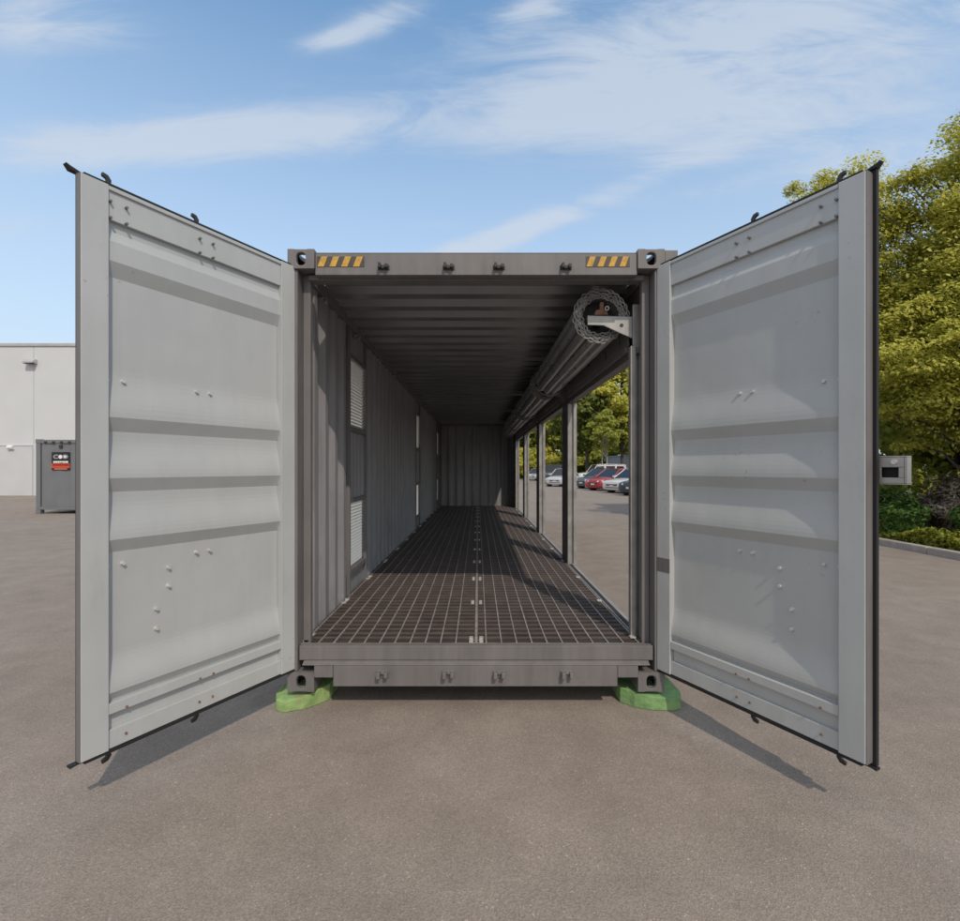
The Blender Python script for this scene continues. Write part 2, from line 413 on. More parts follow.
def casting(sx, yf, ydir, z0):
    w, d, h = .172, .178, .125
    xo = CX + sx * HALF; xi = xo - sx * w
    y0 = yf; y1 = yf + ydir * d; z1 = z0 + h
    xc, yc, zc = (xo + xi) / 2, (y0 + y1) / 2, (z0 + z1) / 2
    mb = MB()
    holed(mb, (xc, y0, zc), (1, 0, 0), (0, 0, 1), (0, -ydir, 0), w / 2, h / 2, .031, .041)
    holed(mb, (xo, yc, zc), (0, 1, 0), (0, 0, 1), (sx, 0, 0), d / 2, h / 2, .040, .031)
    mb.add([(xi, y0, z0), (xi, y1, z0), (xi, y1, z1), (xi, y0, z1)], [(0, 1, 2, 3)])
    mb.add([(xi, y1, z0), (xo, y1, z0), (xo, y1, z1), (xi, y1, z1)], [(0, 1, 2, 3)])
    top = z0 > 1
    zo, zi = (z1, z0) if top else (z0, z1)
    holed(mb, (xc, yc, zo), (1, 0, 0), (0, 1, 0), (0, 0, 1 if top else -1), w / 2, d / 2, .033, .062)
    mb.add([(xi, y0, zi), (xo, y0, zi), (xo, y1, zi), (xi, y1, zi)], [(0, 1, 2, 3)])
    bm = bmesh.new(); me = bpy.data.meshes.new('corner_casting')
    me.from_pydata([tuple(Vector(v) - Vector(RL)) for v in mb.v], [], mb.f)
    bm.from_mesh(me); bmesh.ops.remove_doubles(bm, verts=bm.verts, dist=1e-4); bmesh.ops.recalc_face_normals(bm, faces=bm.faces)
    bm.to_mesh(me); bm.free(); me.materials.append(M['grey'])
    o = bpy.data.objects.new('corner_casting', me); C.objects.link(o); o.parent = root
    b = o.modifiers.new('edge', 'BEVEL'); b.width = .005; b.segments = 2; b.limit_method = 'ANGLE'; b.angle_limit = R(60)
    return o
for sx in (-1, 1):
    for z0 in (ZB, ZT - .125):
        casting(sx, YF - .012, 1, z0); casting(sx, YB, -1, z0)

# corner posts
for sx in (-1, 1):
    xo = CX + sx * (HALF - .004)
    xa, xb = sorted((xo, xo - sx * .055)); xc_, xd = sorted((xo - sx * .058, xo - sx * .108))
    mb = MB(); mb.box(xa, xb, YF + .004, YF + .115, ZB + .128, ZT - .128)
    mb.box(xc_, xd, YF + .100, YF + .118, ZB + .128, ZT - .128)
    mb.box(min(xo - sx * .100, xo - sx * .106), max(xo - sx * .100, xo - sx * .106), YF + .120, YF + .15, ZB + .128, ZT - .128)
    P(mb, 'corner_post', 'grey', bevel=.004)
    mb = MB(); mb.box(min(xo, xo - sx * .1), max(xo, xo - sx * .1), YB - .11, YB - .004, ZB + .128, ZT - .128)
    P(mb, 'corner_post', 'grey', bevel=.004)

# front header with hazard stripes and cam keepers
hd = MB()
hd.box(XL + .174, XR - .174, YF + .004, YF + .07, 2.722, 2.862)
hd.box(XL + .105, XR - .105, YF + .073, YF + .16, 2.715, 2.75)
hd.box(XL + .174, XR - .174, YF + .010, YF + .35, 2.864, 2.872)
header = P(hd, 'header', 'grey', bevel=.006)
def stripes(x0, x1, z0, z1, n):
    mb = MB(); mb.box(x0, x1, YF + .0015, YF + .006, z0, z1)
    plate = P(mb, 'hazard_sticker', 'hazdark', header)
    plate['label'] = 'worn black and yellow hazard sticker'
    w = (x1 - x0) / n; y = MB()
    for i in range(n):
        a = x0 + i * w + .004
        y.prism([(a, z0 + .001), (a + w * .52, z0 + .001), (min(a + w * .85, x1), z1 - .001), (a + w * .33, z1 - .001)], YF - .0005, YF + .0012, lambda p, q, s: (p, s, q))
    P(y, 'yellow_stripe', 'yellow', plate)
stripes(-1.045, -.738, 2.775, 2.842, 4)
stripes(.70, .985, 2.775, 2.842, 4)
KEEP = (-.612, -.19, .136, .570)
for kx in KEEP:
    mb = MB(); mb.box(kx - .038, kx + .038, YF - .004, YF + .003, 2.755, 2.786)
    mb.box(kx - .031, kx - .014, YF - .040, YF - .005, 2.757, 2.79)
    mb.box(kx + .012, kx + .031, YF - .040, YF - .005, 2.757, 2.782)
    mb.box(kx - .013, kx + .011, YF - .02, YF - .005, 2.757, 2.77)
    P(mb, 'cam_keeper', 'dark', header, bevel=.003)

lug = MB(); lug.box(XR + .002, XR + .088, YF - .006, YF + .03, 2.792, ZT - .004); P(lug, 'hinge_lug', 'grey', bevel=.005)
# sill
sl = MB()
sl.box(XL + .07, XR - .07, YF + .006, YF + .06, .222, ZFL + .004)
sl.prism([(YF + .006, .2195), (YF + .06, .2195), (YF + .06, .2075), (YF - .030, .2005), (YF - .030, .2065)], XL + .10, XR - .10, lambda p, q, a: (a, p, q))
sl.box(XL + .30, XR - .31, YF - .028, YF + .05, .066, .199)
sl.box(XL + .176, XL + .297, YF - .026, YF + .05, .122, .1985)
sl.box(XR - .307, XR - .176, YF - .026, YF + .05, .122, .1985)
sl.box(XL + .30, XR - .31, YF + .053, YF + .2, .07, .09)
sill = P(sl, 'door_sill', 'grey', bevel=.005)
for kx in KEEP:
    mb = MB(); mb.box(kx - .042, kx + .042, YF - .036, YF - .029, .125, .172)
    mb.box(kx - .036, kx - .012, YF - .075, YF - .037, .130, .168)
    mb.box(kx + .014, kx + .036, YF - .075, YF - .037, .136, .168)
    mb.box(kx - .011, kx + .013, YF - .05, YF - .037, .15, .166)
    P(mb, 'cam_keeper', 'grey', sill, bevel=.003)

# ---- corrugated sheets
def corr_profile(a0, a1, period, depth, phase=0.0, steps=((0, 0), (.26, 0), (.5, 1), (.76, 1))):
    """list of (a, d) with d between 0 and depth: trapezoid wave"""
    pts = []; a = a0 - phase; k = steps
    while a < a1 + period:
        for f, d in k: pts.append((a + f * period, d * depth))
        a += period
    res = []
    for (p, d), (p2, d2) in zip(pts, pts[1:]):
        if p2 < a0 or p > a1: continue
        def at(x): return d + (d2 - d) * (x - p) / (p2 - p)
        if not res: res.append((max(p, a0), at(max(p, a0))))
        e = min(p2, a1); res.append((e, at(e)))
    return res
def sheet(mb, prof, t, b0, b1, T):
    """corrugated plate of thickness t, extruded b0..b1; T(a, d, b)->xyz"""
    n = len(prof)
    vs = [T(a, d, b) for b in (b0, b1) for a, d in prof] + [T(a, d + t, b) for b in (b0, b1) for a, d in prof]
    fs = []
    for i in range(n - 1):
        fs += [(i, i + 1, n + i + 1, n + i), (2 * n + i, 3 * n + i, 3 * n + i + 1, 2 * n + i + 1),
               (i, 2 * n + i, 2 * n + i + 1, i + 1), (n + i, n + i + 1, 3 * n + i + 1, 3 * n + i)]
    fs += [(0, n, 3 * n, 2 * n), (n - 1, 3 * n - 1, 4 * n - 1, 2 * n - 1)]
    mb.add(vs, fs)

ZW0, ZW1 = .24, 2.80
XWI = XL + .045             # inner face of the left wall
bays = [(4.55, 5.25), (9.45, 10.15), (14.22, 14.9)]
VU, VL = (1.86, 2.49), (.53, 1.14)        # upper and lower louvre heights
lw = MB(); edges = [YF + .15] + [e for b in bays for e in b] + [YB - .1]
Tw = lambda a, d, b: (XWI - d, a, b)
for i in range(0, len(edges), 2):
    sheet(lw, corr_profile(edges[i], edges[i + 1], .262, .034, .03), .003, ZW0, ZW1, Tw)
for y0, y1 in bays:
    sheet(lw, [(y0, .02), (y1, .02)], .004, VU[1] + .04, ZW1, Tw)
    sheet(lw, corr_profile(y0 + .04, y1 - .04, .15, .016), .003, VL[1] + .05, VU[0] - .05, lambda a, d, b: (XWI - d - .012, a, b))
    sheet(lw, [(y0, .02), (y1, .02)], .004, ZW0, VL[0] - .04, Tw)
wall = P(lw, 'side_wall', 'wall')
for y0, y1 in bays:
    fr = MB()
    fr.box(XWI - .042, XWI + .012, y0, y0 + .035, ZW0, ZW1 - .03); fr.box(XWI - .042, XWI + .012, y1 - .035, y1, ZW0, ZW1 - .03)
    for z in (VU[1], VU[0] - .05, VL[1], VL[0] - .05): fr.box(XWI - .041, XWI + .010, y0 + .037, y1 - .037, z + .002, z + .048)
    P(fr, 'vent_frame', 'grey', wall, bevel=.003)
    for z0, z1 in (VU, VL):
        mb = MB(); n = 20
        for k in range(n):
            zc = z0 + (k + .5) * (z1 - z0) / n
            mb.prism([(XWI - .012, zc + .007), (XWI - .010, zc + .0085), (XWI - .026, zc - .0065), (XWI - .028, zc - .008)], y0 + .037, y1 - .037, lambda p, q, a: (p, a, q))
        fs = MB(); fs.box(XWI - .036, XWI - .033, y0 + .037, y1 - .037, z0 + .001, z1 - .001)  # made-up translucent sheet behind the blades, added to brighten the vent
        P(fs, 'added_diffuser', 'film', wall)
        P(mb, 'louvre', 'louvre', wall)

# end wall
ew = MB(); sheet(ew, corr_profile(XL + .1, XR - .1, .25, .04, .02), .003, ZW0, ZW1, lambda a, d, b: (a, YB - .08 + d, b))
P(ew, 'end_wall', 'wall')
eb = MB(); eb.box(XL + .174, XR - .174, YB - .1, YB - .005, 2.762, 2.87); eb2 = MB(); eb2.box(XL + .174, XR - .174, YB - .1, YB - .005, .06, .236); P(eb2, 'end_sill', 'grey', bevel=.005)
P(eb, 'end_header', 'grey', bevel=.005)

# roof with cross corrugations
rf = MB(); sheet(rf, corr_profile(YF + .35, YB - .1, .30, .052, 0, ((0, 0), (.36, 0), (.50, 1), (.88, 1))), .003, XL + .05, XR - .05, lambda a, d, b: (b, a, 2.825 + d))
P(rf, 'roof', 'roof')
# longitudinal rails
for sx in (-1, 1):
    xo = CX + sx * (HALF - .003)
    a, b = sorted((xo, xo - sx * .06))
    mb = MB(); mb.box(a, b, YF + .17, YB - .18, 2.772, 2.862); P(mb, 'top_rail', 'grey', bevel=.004)
    a, b = sorted((xo, xo - sx * .05))
    mb = MB(); mb.box(a, b, YF + .17, YB - .18, .07, .232)
    P(mb, 'bottom_rail', 'grey', bevel=.004)
# lashing rings along the left top edge and a lashing bar behind the front post
for k in range(11):
    y = 3.75 + k * 1.05
    ring = [(XWI + .024 + .022 * math.cos(t), y + .0, 2.735 + .022 * math.sin(t)) for t in [2 * math.pi * i / 14 for i in range(14)]]
    mb = MB().tube(ring, .005, 6, closed=True); mb.box(XWI - .012, XWI + .006, y - .03, y + .03, 2.722, 2.748)
    P(mb, 'lashing_ring', 'steel')
mb = MB(); mb.tube([(XWI + .028, YF + .17, .36), (XWI + .028, YF + .17, 2.70)], .008, 8)
for z in (.45, 1.0, 1.55, 2.1, 2.60): mb.box(XWI - .002, XWI + .03, YF + .158, YF + .182, z, z + .03)
P(mb, 'lashing_bar', 'steel')

# ---- floor: dark pan, bar grating, rods and clips
XFL, XFR = XWI + .004, XR - .118
pn = MB(); pn.box(XL + .06, XR - .06, YF + .063, YB - .1, .22, ZFL - .0145)
P(pn, 'floor_pan', 'pan')
gb = MB(); y = YF + .075
while y < YB - .12:
    gb.box(XFL, CX - .004, y, y + .007, ZFL - .012, ZFL - .002); gb.box(CX + .004, XFR, y, y + .007, ZFL - .012, ZFL - .002); y += .047
P(gb, 'floor_grating', 'bar')
gc = MB(); y = YF + .075 + .047 * 2 + .012            # every second gap carries a pale cross rod
while y < YB - .13:
    gc.box(XFL, XFR, y, y + .0045, ZFL - .0115, ZFL - .0006); y += .094
P(gc, 'cross_rod', 'bar_pale')
gr = MB(); n = 23
for i in range(n):
    x = XFL + .02 + i * (XFR - XFL - .04) / (n - 1)
    if abs(x - CX) < .04: continue
    gr.box(x - .0042, x + .0042, YF + .066, YB - .115, ZFL - .012, ZFL)
for dx in (0,): gr.box(CX + dx - .009, CX + dx + .009, YF + .066, YB - .115, ZFL - .0143, ZFL + .0005)
gr.box(XFL, XFR, YF + .064, YF + .0735, ZFL - .0143, ZFL + .001)
P(gr, 'grating_rod', 'rod')
for k in range(13):
    y = 3.36 + k * .93
    if y > YB - .2: break
    mb = MB()
    for dx in (-.034, .034):
        for dy in (-.034, .034): mb.box(CX + dx - .013, CX + dx + .013, y + dy - .015, y + dy + .015, ZFL - .0125, ZFL + .006)
    mb.box(CX - .040, CX + .040, y - .040, y + .040, ZFL - .0142, ZFL - .0125)
    P(mb, 'grating_clip', 'bright')
    mb = MB()
    mb.box(XFL + .02, XFL + .042, y - .04, y + .105, ZFL - .004, ZFL + .0008)
    for dy in (-.06, .05): mb.box(XFL + .012, XFL + .05, y + dy + .02, y + dy + .055, ZFL + .001, ZFL + .009)
    P(mb, 'grating_clip', 'bright')
    mb = MB(); mb.box(XFR - .05, XFR - .012, y + .02, y + .06, ZFL + .001, ZFL + .009)
    P(mb, 'grating_clip', 'bright')

# ---- right side: posts, threshold, fascia, rolled shutters
PX0, PX1 = XR - .118, XR - .004
th = MB(); th.prism([(PX0 + .003, .30), (PX0 + .003, .236), (XR - .002, .236), (XR - .002, .268)], YF + .17, YB - .18, lambda p, q, a: (p, a, q))
P(th, 'threshold', 'wall')
M['lintel'] = paint('shutter_lintel_paint', (.10, .095, .092), .5, .1, 4)
fa = MB(); fa.box(XR - .05, XR - .012, YF + .17, YB - .18, 2.27, 2.769); fa.box(XR - .118, XR - .053, YF + .17, YB - .18, 2.255, 2.30)
P(fa, 'shutter_lintel', 'lintel', bevel=.004)
PY = [6.02, 8.84, 11.62, 14.35]
for py in PY:
    mb = MB(); mb.box(PX0, PX1 - .03, py + .05, py + .36, .30, 2.252); post = P(mb, 'side_post', 'grey', bevel=.004)
    for y0 in (py, py + .363):
        s = MB()                                     # a U-shaped shutter guide, open towards its bay
        s.box(PX0, PX0 + .04, y0, y0 + .047, .302, 2.25); s.box(PX1 - .046, PX1 - .006, y0, y0 + .047, .302, 2.25)
        s.box(PX0 + .042, PX1 - .048, y0 + (.03 if y0 == py else 0), y0 + (.046 if y0 == py else .016), .302, 2.25)
        P(s, 'shutter_guide', 'steel', post, bevel=.002)
# front guide beside the corner post
s = MB()
s.box(1.052, 1.088, 3.42, 3.47, .30, 2.31); s.box(1.112, 1.128, 3.40, 3.47, .30, 2.31); s.box(1.09, 1.11, 3.45, 3.47, .30, 2.31)
s.box(1.130, 1.155, 3.375, 3.40, .30, 2.31)
fg = P(s, 'shutter_guide', 'steel', bevel=.002)
for z in (.42, 1.32, 1.62, 2.02):
    mb = MB().tube([(1.12, 3.385, z), (1.12, 3.402, z)], .011, 6); P(mb, 'bolt_head', 'bright', fg)
# last stretch of closed wall at the far right corner
lw2 = MB(); sheet(lw2, corr_profile(14.77, YB - .1, .262, .03), .003, ZW0, 2.77, lambda a, d, b: (XR - .045 + d, a, b)); P(lw2, 'side_wall', 'wall')

KXC, KZC = .867, 2.540
def coil(y0, y1):
    mb = MB(); n = 12; seg = 8; prof = []
    for i in range(n):
        for k in range(seg):
            t = k / seg
            prof.append((2 * math.pi * (i + t) / n, .158 + .026 * math.sin(math.pi * t) - (.014 if k == 0 else 0)))
    m_ = len(prof)
    vs = []
    for y, k in ((y0, 1), (y1, 1)):
        vs += [(KXC + r * k * math.cos(a), y, KZC + r * k * math.sin(a)) for a, r in prof]
    for y in (y0, y1):
        vs += [(KXC + .138 * math.cos(a), y, KZC + .138 * math.sin(a)) for a, r in prof]
    fs = []
    for i in range(m_):
        j = (i + 1) % m_
        fs += [(i, j, m_ + j, m_ + i), (i, 2 * m_ + i, 2 * m_ + j, j), (m_ + i, m_ + j, 3 * m_ + j, 3 * m_ + i), (2 * m_ + i, 3 * m_ + i, 3 * m_ + j, 2 * m_ + j)]
    mb.add(vs, fs)
    c = P(mb, 'rolled_shutter', 'slat')
    for f in c.data.polygons: f.use_smooth = False
    # wavy slat ends of the coil, seen end on: two interleaved spirals
    for ph, dr in ((0, 0), (math.pi, .004)):
        pts = []; turns = 3
        for i in range(turns * 120):
            a = 2 * math.pi * i / 120
            r = .199 - .026 * i / 120 + .0085 * math.sin(12 * a + ph) - dr + .0018 * math.sin(5.3 * a + 1) + .0014 * math.sin(17.7 * a)
            pts.append((KXC + r * math.cos(a), y0 - .006 - (.006 if ph else 0), KZC + r * math.sin(a)))
        P(MB().tube(pts, .0048, 6), 'slat_edge', 'steel', c)
    pts = [(KXC + .196 * math.cos(a), y1 + .006, KZC + .196 * math.sin(a)) for a in [2 * math.pi * i / 60 for i in range(60)]]
    P(MB().tube(pts, .006, 6, closed=True), 'end_ring', 'slat', c)
    dk = MB(); dk.tube([(KXC, y0 + .12, KZC), (KXC, y1 - .03, KZC)], .137, 32); P(dk, 'coil_core', 'dark', c)
    P(MB().tube([(KXC, y0 - .05, KZC), (KXC, y1 + .03, KZC)], .045, 16), 'axle', 'dark', c)
    bt = MB(); bt.box(1.06, 1.10, y0 + .05, y1 - .05, 2.30, 2.345); P(bt, 'bottom_bar', 'grey', c, bevel=.004)
    # the curtain leaving the coil towards the guides
    cu = MB(); cu.prism([(1.062, 2.54), (1.068, 2.54), (1.084, 2.346), (1.078, 2.346)], y0 + .02, y1 - .02, lambda p, q, a: (p, a, q)); P(cu, 'shutter_curtain', 'slat', c)
    return c
coil(3.53, 5.98)
for a, b in zip(PY, PY[1:] + [15.2]): 
    if b - a > 1.5: coil(a + .42, b - .04)
    elif b > a: pass
# pale brackets that carry the coils
def bracket(y, sub=True):
    k = 144.3
    q = lambda x, yy: ((x - 478) / k, 1.47 + (468 - yy) / k)
    mb = MB()
    mb.prism([q(588, 315), q(633, 316), q(633, 338), q(619, 332), q(604, 325), q(588, 324.5)], y, y + .012, lambda p, z, a: (p, a, z))
    mb.box(q(588, 0)[0], q(632, 0)[0], y + .0125, y + .05, q(0, 316.2)[1] - .006, q(0, 316.2)[1])
    mb.box(q(633.3, 0)[0], q(644, 0)[0], y - .004, y + .016, q(0, 347)[1], q(0, 304)[1])
    b = P(mb, 'shutter_bracket', 'steel', bevel=.003)
    c = q(622, 325)
    P(MB().tube([(c[0], y - .002, c[1]), (c[0], y + .004, c[1])], .013, 14), 'bracket_hole', 'dark', b)
    mb = MB(); x, z = q(602, 313)
    mb.prism([(x - .05, z - .012), (x + .04, z - .012), (x + .035, z + .012), (x + .005, z + .03), (x - .04, z + .02)], y - .01, y + .05, lambda p, zz, a: (p, a, zz))
    mb.box(x - .012, x + .012, y - .012, y + .02, z + .02, z + .075)
    P(mb, 'bearing_block', 'rust', b, bevel=.003)
    x, z = q(607, 308.5)
    ring = [(x + .013 * math.cos(t), y - .014, z + .013 * math.sin(t)) for t in [2 * math.pi * i / 16 for i in range(16)]]
    P(MB().tube(ring, .004, 6, closed=True), 'eye_bolt', 'bright', b)
for y in [3.452] + [p + .385 for p in PY[:3]]: bracket(y)

# ---- doors
DW = 1.178; DZ0, DZ1 = .168, 2.775
def cargo_door(hx, dirv, nrm, right):
    d = Vector((*dirv, 0)).normalized(); n = Vector((*nrm, 0)).normalized(); h = Vector((hx, YF, 0))
    T = lambda s, q, z: tuple(h + d * s + n * q + Vector((0, 0, z)))   # s from hinge, q towards the inside
    fr = MB()
    SF, SH = 1.065, .105
    tk = -.052 if right else -.036              # the left leaf has the thinner edge
    fr.box(SF, DW - .0035, tk, 0, DZ0, DZ1, T)                       # free edge strip
    fr.box(0, SH, tk, 0, DZ0, DZ1, T)                        # hinge strip
    fr.box(SH + .0005, SF - .0005, tk, -.010, DZ1 - .155, DZ1 - .002, T)   # top rail, set back a little
    fr.box(SH + .0005, SF - .0005, -.030, -.001, DZ1 - .022, DZ1 - .003, T)   # lip above it
    fr.box(SH + .0005, SF - .0005, tk, -.031, DZ0 + .002, DZ0 + .212, T)   # bottom rail
    fr.box(SH + .0005, SF - .0005, -.0305, -.003, DZ0 + .163, DZ0 + .212, T)  # ledge bar
    fr.box(SH + .0005, SF - .0005, -.0305, -.010, DZ0 + .002, DZ0 + .088, T)  # foot strip
    door = P(fr, 'cargo_door', 'door', bevel=.004)
    door['label'] = ('right' if right else 'left') + ' end door of light grey steel, swung open'
    # corrugated panel, profile listed from the top down: (height, depth)
    top = DZ1 - .156; bot = DZ0 + .2135
    z = lambda v: v + 1.47
    def swell(za, zb, n=9):                      # smooth rise of the sheet from the recess to a ridge, going down
        return [(z(za + (zb - za) * i / n), .040 - .028 * (.5 - .5 * math.cos(math.pi * min(1, i / n * 1.12 / 1.12))) ) for i in range(n + 1)]
    prof = [(top, .030), (z(1.105), .030), (z(1.055), .012), (z(.963), .012), (z(.895), .040)] + swell(.46, .237) + [(z(.172), .040)] + swell(.145, -.047) + \
           [(z(-.112), .040)] + swell(-.14, -.335) + [(z(-.395), .040)] + swell(-.86, -1.045) + [(z(-1.084), .036), (bot, .036)]
    mb = MB(); sheet(mb, [(zz, dd) for zz, dd in prof], .002, SH - .004, SF + .004, lambda a, q, b: T(b, -q, a))
    P(mb, 'door_panel', 'doorp', door)
    et = MB(); et.box(DW - .003, DW, tk, -.003, DZ0, DZ1, T); P(et, 'edge_trim', 'grey', door)
    # rubber gasket lip round the outer edge
    e = .014 if right else -.001
    g1 = tk - .0015; g0 = g1 - (.021 if right else .006)
    gk = MB()
    gk.box(DW - .02, DW + e, g0, g1, DZ0 - .012, DZ1 + .012, T)
    gk.box(.0, DW - .021, g0, -.012, DZ1 + .001, DZ1 + .014, T); gk.box(.0, DW - .021, g0, -.006, DZ0 - .016, DZ0 - .001, T)
    for zz, d_ in ((DZ1, 1), (DZ0, -1)):                                # the lip stands out at the two free corners
        lip = [(DW - .16, zz + d_ * .0145), (DW - .02, zz + d_ * .0125), (DW + .018, zz + d_ * .0135), (DW + .034, zz + d_ * .036), (DW + .016, zz + d_ * .029), (DW - .02, zz + d_ * .020), (DW - .16, zz + d_ * .018)]
        if d_ < 0: lip = [(DW - .16, zz - .0165), (DW - .02, zz - .0165), (DW + .020, zz - .0165), (DW + .020, zz - .026), (DW + .0, zz - .022), (DW - .16, zz - .020)]
        gk.prism(lip, -.072, -.040, lambda p, q, a: T(p, a, q))
    P(gk, 'gasket', 'black', door)
    # outside skin rails seen from other sides
    # locking bars on the outside with cams above and below
    for s in (.60, 1.03):
        lb = MB(); lb.tube([T(s, -.098, DZ0 - .01), T(s, -.098, DZ1 + .008)], .017, 12)
        for zz in (DZ0 + .12, .75, 1.25, 1.95, DZ1 - .13): lb.box(s - .05, s + .05, -.118, -.079, zz, zz + .05, T)
        bar = P(lb, 'locking_bar', 'steel', door)
        for zz, dz in ((DZ1 + .009, 1), (DZ0 - .011, -1)):
            cm = MB()
            w = [zz, zz + dz * .022]; cm.box(s - .026, s + .026, -.118, -.080, min(w), max(w), T)
            hk = [(s - .016, zz + dz * .021), (s + .018, zz + dz * .021), (s + .012, zz + dz * .034), (s + .000, zz + dz * .044), (s + .004, zz + dz * .060), (s + .022, zz + dz * .068), (s + .020, zz + dz * .084), (s - .004, zz + dz * .080), (s - .018, zz + dz * .060), (s - .016, zz + dz * .040)]
            cm.prism(hk, -.106, -.090, lambda p, q, a: T(p, a, q))
            P(cm, 'cam', 'dark', door, bevel=.002)
        hb = MB(); hb.tube([T(s, -.125, 1.15), T(s - .1, -.128, 1.13), T(s - .40, -.128, 1.12)], .011, 8); hb.box(s - .03, s + .03, -.135, -.119, 1.10, 1.18, T)
        P(hb, 'handle', 'steel', door)
    # hinges
    for zz in (.45, 1.1, 1.75, 2.45):
        hi = MB(); hi.box(-.028, .16, -.066, -.0565, zz, zz + .09, T); hi.tube([T(-.035, -.058, zz - .01), T(-.035, -.058, zz + .1)], .014, 10)
        P(hi, 'hinge', 'grey', door)
    # bolts that come through from the bar brackets
    bl = []
    for s in (.99, .632, .557):
        bl += [(s, z(1.232), -.010), (s, z(1.156), -.010), (s, z(.411), -.040), (s, z(-.455), -.040), (s, DZ0 + .172, -.003), (s, DZ0 + .045, -.010)]
    bl += [(1.058, z(1.232), -.010), (1.058, z(1.156), -.010), (1.058, z(.411), -.040), (1.058, z(-.455), -.040)]
    bl += [(.778, z(-.512), -.040), (.778, z(-.605), -.040), (.838, z(-.709), -.040), (.838, z(-.808), -.040)]
    for s, zz, q in bl:
        low = zz < .35; top_ = zz > 2.55
        mb = MB().tube([T(s, q - .004, zz), T(s, q + (.006 if low else .016), zz)], .006 if low else (.0065 if top_ else .0085), 6)
        if not (low or top_): mb.tube([T(s, q - .002, zz), T(s, q + .003, zz)], .0115, 10)
        P(mb, 'bolt_head', 'rust' if low else ('grey' if top_ else 'bright'), door)
    if right:
        sl_ = MB(); sl_.box(.002, SH - .002, -.0005, .0012, z(-.665), z(-.575), T); P(sl_, 'hinge_strip_patch', 'grey', door)  # small darker grey rectangle on the hinge strip
        mb = MB()
        s0, s1, z0, z1 = .93, 1.292, 1.398, 1.522
        q0, q1 = -.081, -.118
        mb.box(s0, s1, q1, q1 + .005, z0, z1, T); mb.box(s0, s1, q1 + .005, q0, z1 - .005, z1, T); mb.box(s0, s1, q1 + .005, q0, z0, z0 + .005, T)
        mb.box(s1 - .012, s1, q1 + .005, q0, z0 + .0055, z1 - .0055, T)
        mb.box(s0, s1 - .0125, q0 - .006, q0, z0 + .075, z1 - .0055, T); mb.box(s0, s1 - .0125, q0 - .006, q0, z0 + .0055, z0 + .030, T)
        mb.box(s0, 1.198, q0 - .006, q0, z0 + .0305, z0 + .0745, T); mb.box(s1 - .032, s1 - .0125, q0 - .006, q0, z0 + .0305, z0 + .0745, T)
        lk = P(mb, 'lock_box', 'steel', door, bevel=.002)
        kn = MB().tube([T(1.245, q0 - .002, z0 + .099), T(1.245, q0 + .006, z0 + .099)], .011, 12); P(kn, 'bolt_head', 'bright', door)
        dk = MB(); dk.box(1.17, s1 - .014, q1 + .006, q1 + .009, z0 + .008, z1 - .008, T); P(dk, 'lock_recess', 'black', door)
    return door
DIR_L = Vector((-.565, -1.03)).normalized(); DIR_R = Vector((.541, -1.05)).normalized()
cargo_door(-1.187, DIR_L, (-DIR_L.y, DIR_L.x), False)
cargo_door(1.160, DIR_R, (DIR_R.y, -DIR_R.x), True)

# ---- green painted timbers the corners stand on
def timber(pts, label, mat, h=.112, slope=None, z0=.001):
    """a block with a chipped, slightly sunken end: pts (x, y, top height)"""
    mb = MB(); n = len(pts)
    mb.add([(x, y, z0) for x, y, z_ in pts] + [(x, y, z_) for x, y, z_ in pts], [tuple(range(n))[::-1], tuple(range(n, 2 * n))] + [(i, (i + 1) % n, n + (i + 1) % n, n + i) for i in range(n)])
    o = mb.build('timber_block', M[mat], bevel=.004)
    tag(o, label, 'timber block', 'green timbers under the container corners'); return o
H_ = .112
timber([(-1.315, 3.235, .095), (-1.295, 3.185, .072), (-1.235, 3.165, .064), (-1.13, 3.205, .078), (-1.06, 3.27, .094), (-1.0, 3.345, .106), (-.99, 3.50, H_), (-1.30, 3.50, H_)],
       'bright green painted timber with a worn end under the left front corner casting', 'green')
timber([(.945, 3.305, .104), (1.02, 3.235, .096), (1.12, 3.195, .088), (1.25, 3.185, .082), (1.31, 3.205, .080), (1.33, 3.26, .092), (1.31, 3.50, H_), (.945, 3.50, H_)],
       'darker green painted timber half in shadow under the right front corner casting', 'green2')
for sx in (-1, 1):
    xa, xb = sorted((CX + sx * 1.25, CX + sx * 1.0))
    timber([(xa, YB - .22, H_), (xb, YB - .22, H_), (xb, YB + .06, H_), (xa, YB + .06, H_)], 'green timber under the far ' + ('left' if sx < 0 else 'right') + ' corner of the container', 'green')

# ------------------------------------------------------------------ white building at the left
BY = 28.0; BX0, BX1 = -65.7, -12.2
b = empty('white_building', ((BX0 + BX1) / 2, BY, 0)); BR = (((BX0 + BX1) / 2), BY, 0)
tag(b, 'long plain white flat roofed building behind the small grey storage container', 'building')
mb = MB(); xs = [BX0, -55, -45.0, -35.0, -25.05, -15.2, BX1]
for x0, x1 in zip(xs, xs[1:]): mb.box(x0 + .012, x1 - .012, BY, BY + 12, 0, 8.42)
mb.box(BX0, BX1, BY + .03, BY + 11.9, 0, 8.38)
mb.build('wall', M['white_wall'], b, root=BR)
mb = MB(); mb.box(BX0 - .06, BX1 + .06, BY - .07, BY + 12.05, 8.425, 8.58); mb.build('parapet_cap', M['seam'], b, root=BR)
mb = MB(); mb.box(BX0, -25.1, BY - .045, BY - .005, 0, 2.80); mb.box(BX0, -25.1, BY - .07, BY - .005, 2.803, 2.86); mb.build('plinth', M['white_low'], b, root=BR, bevel=.01)
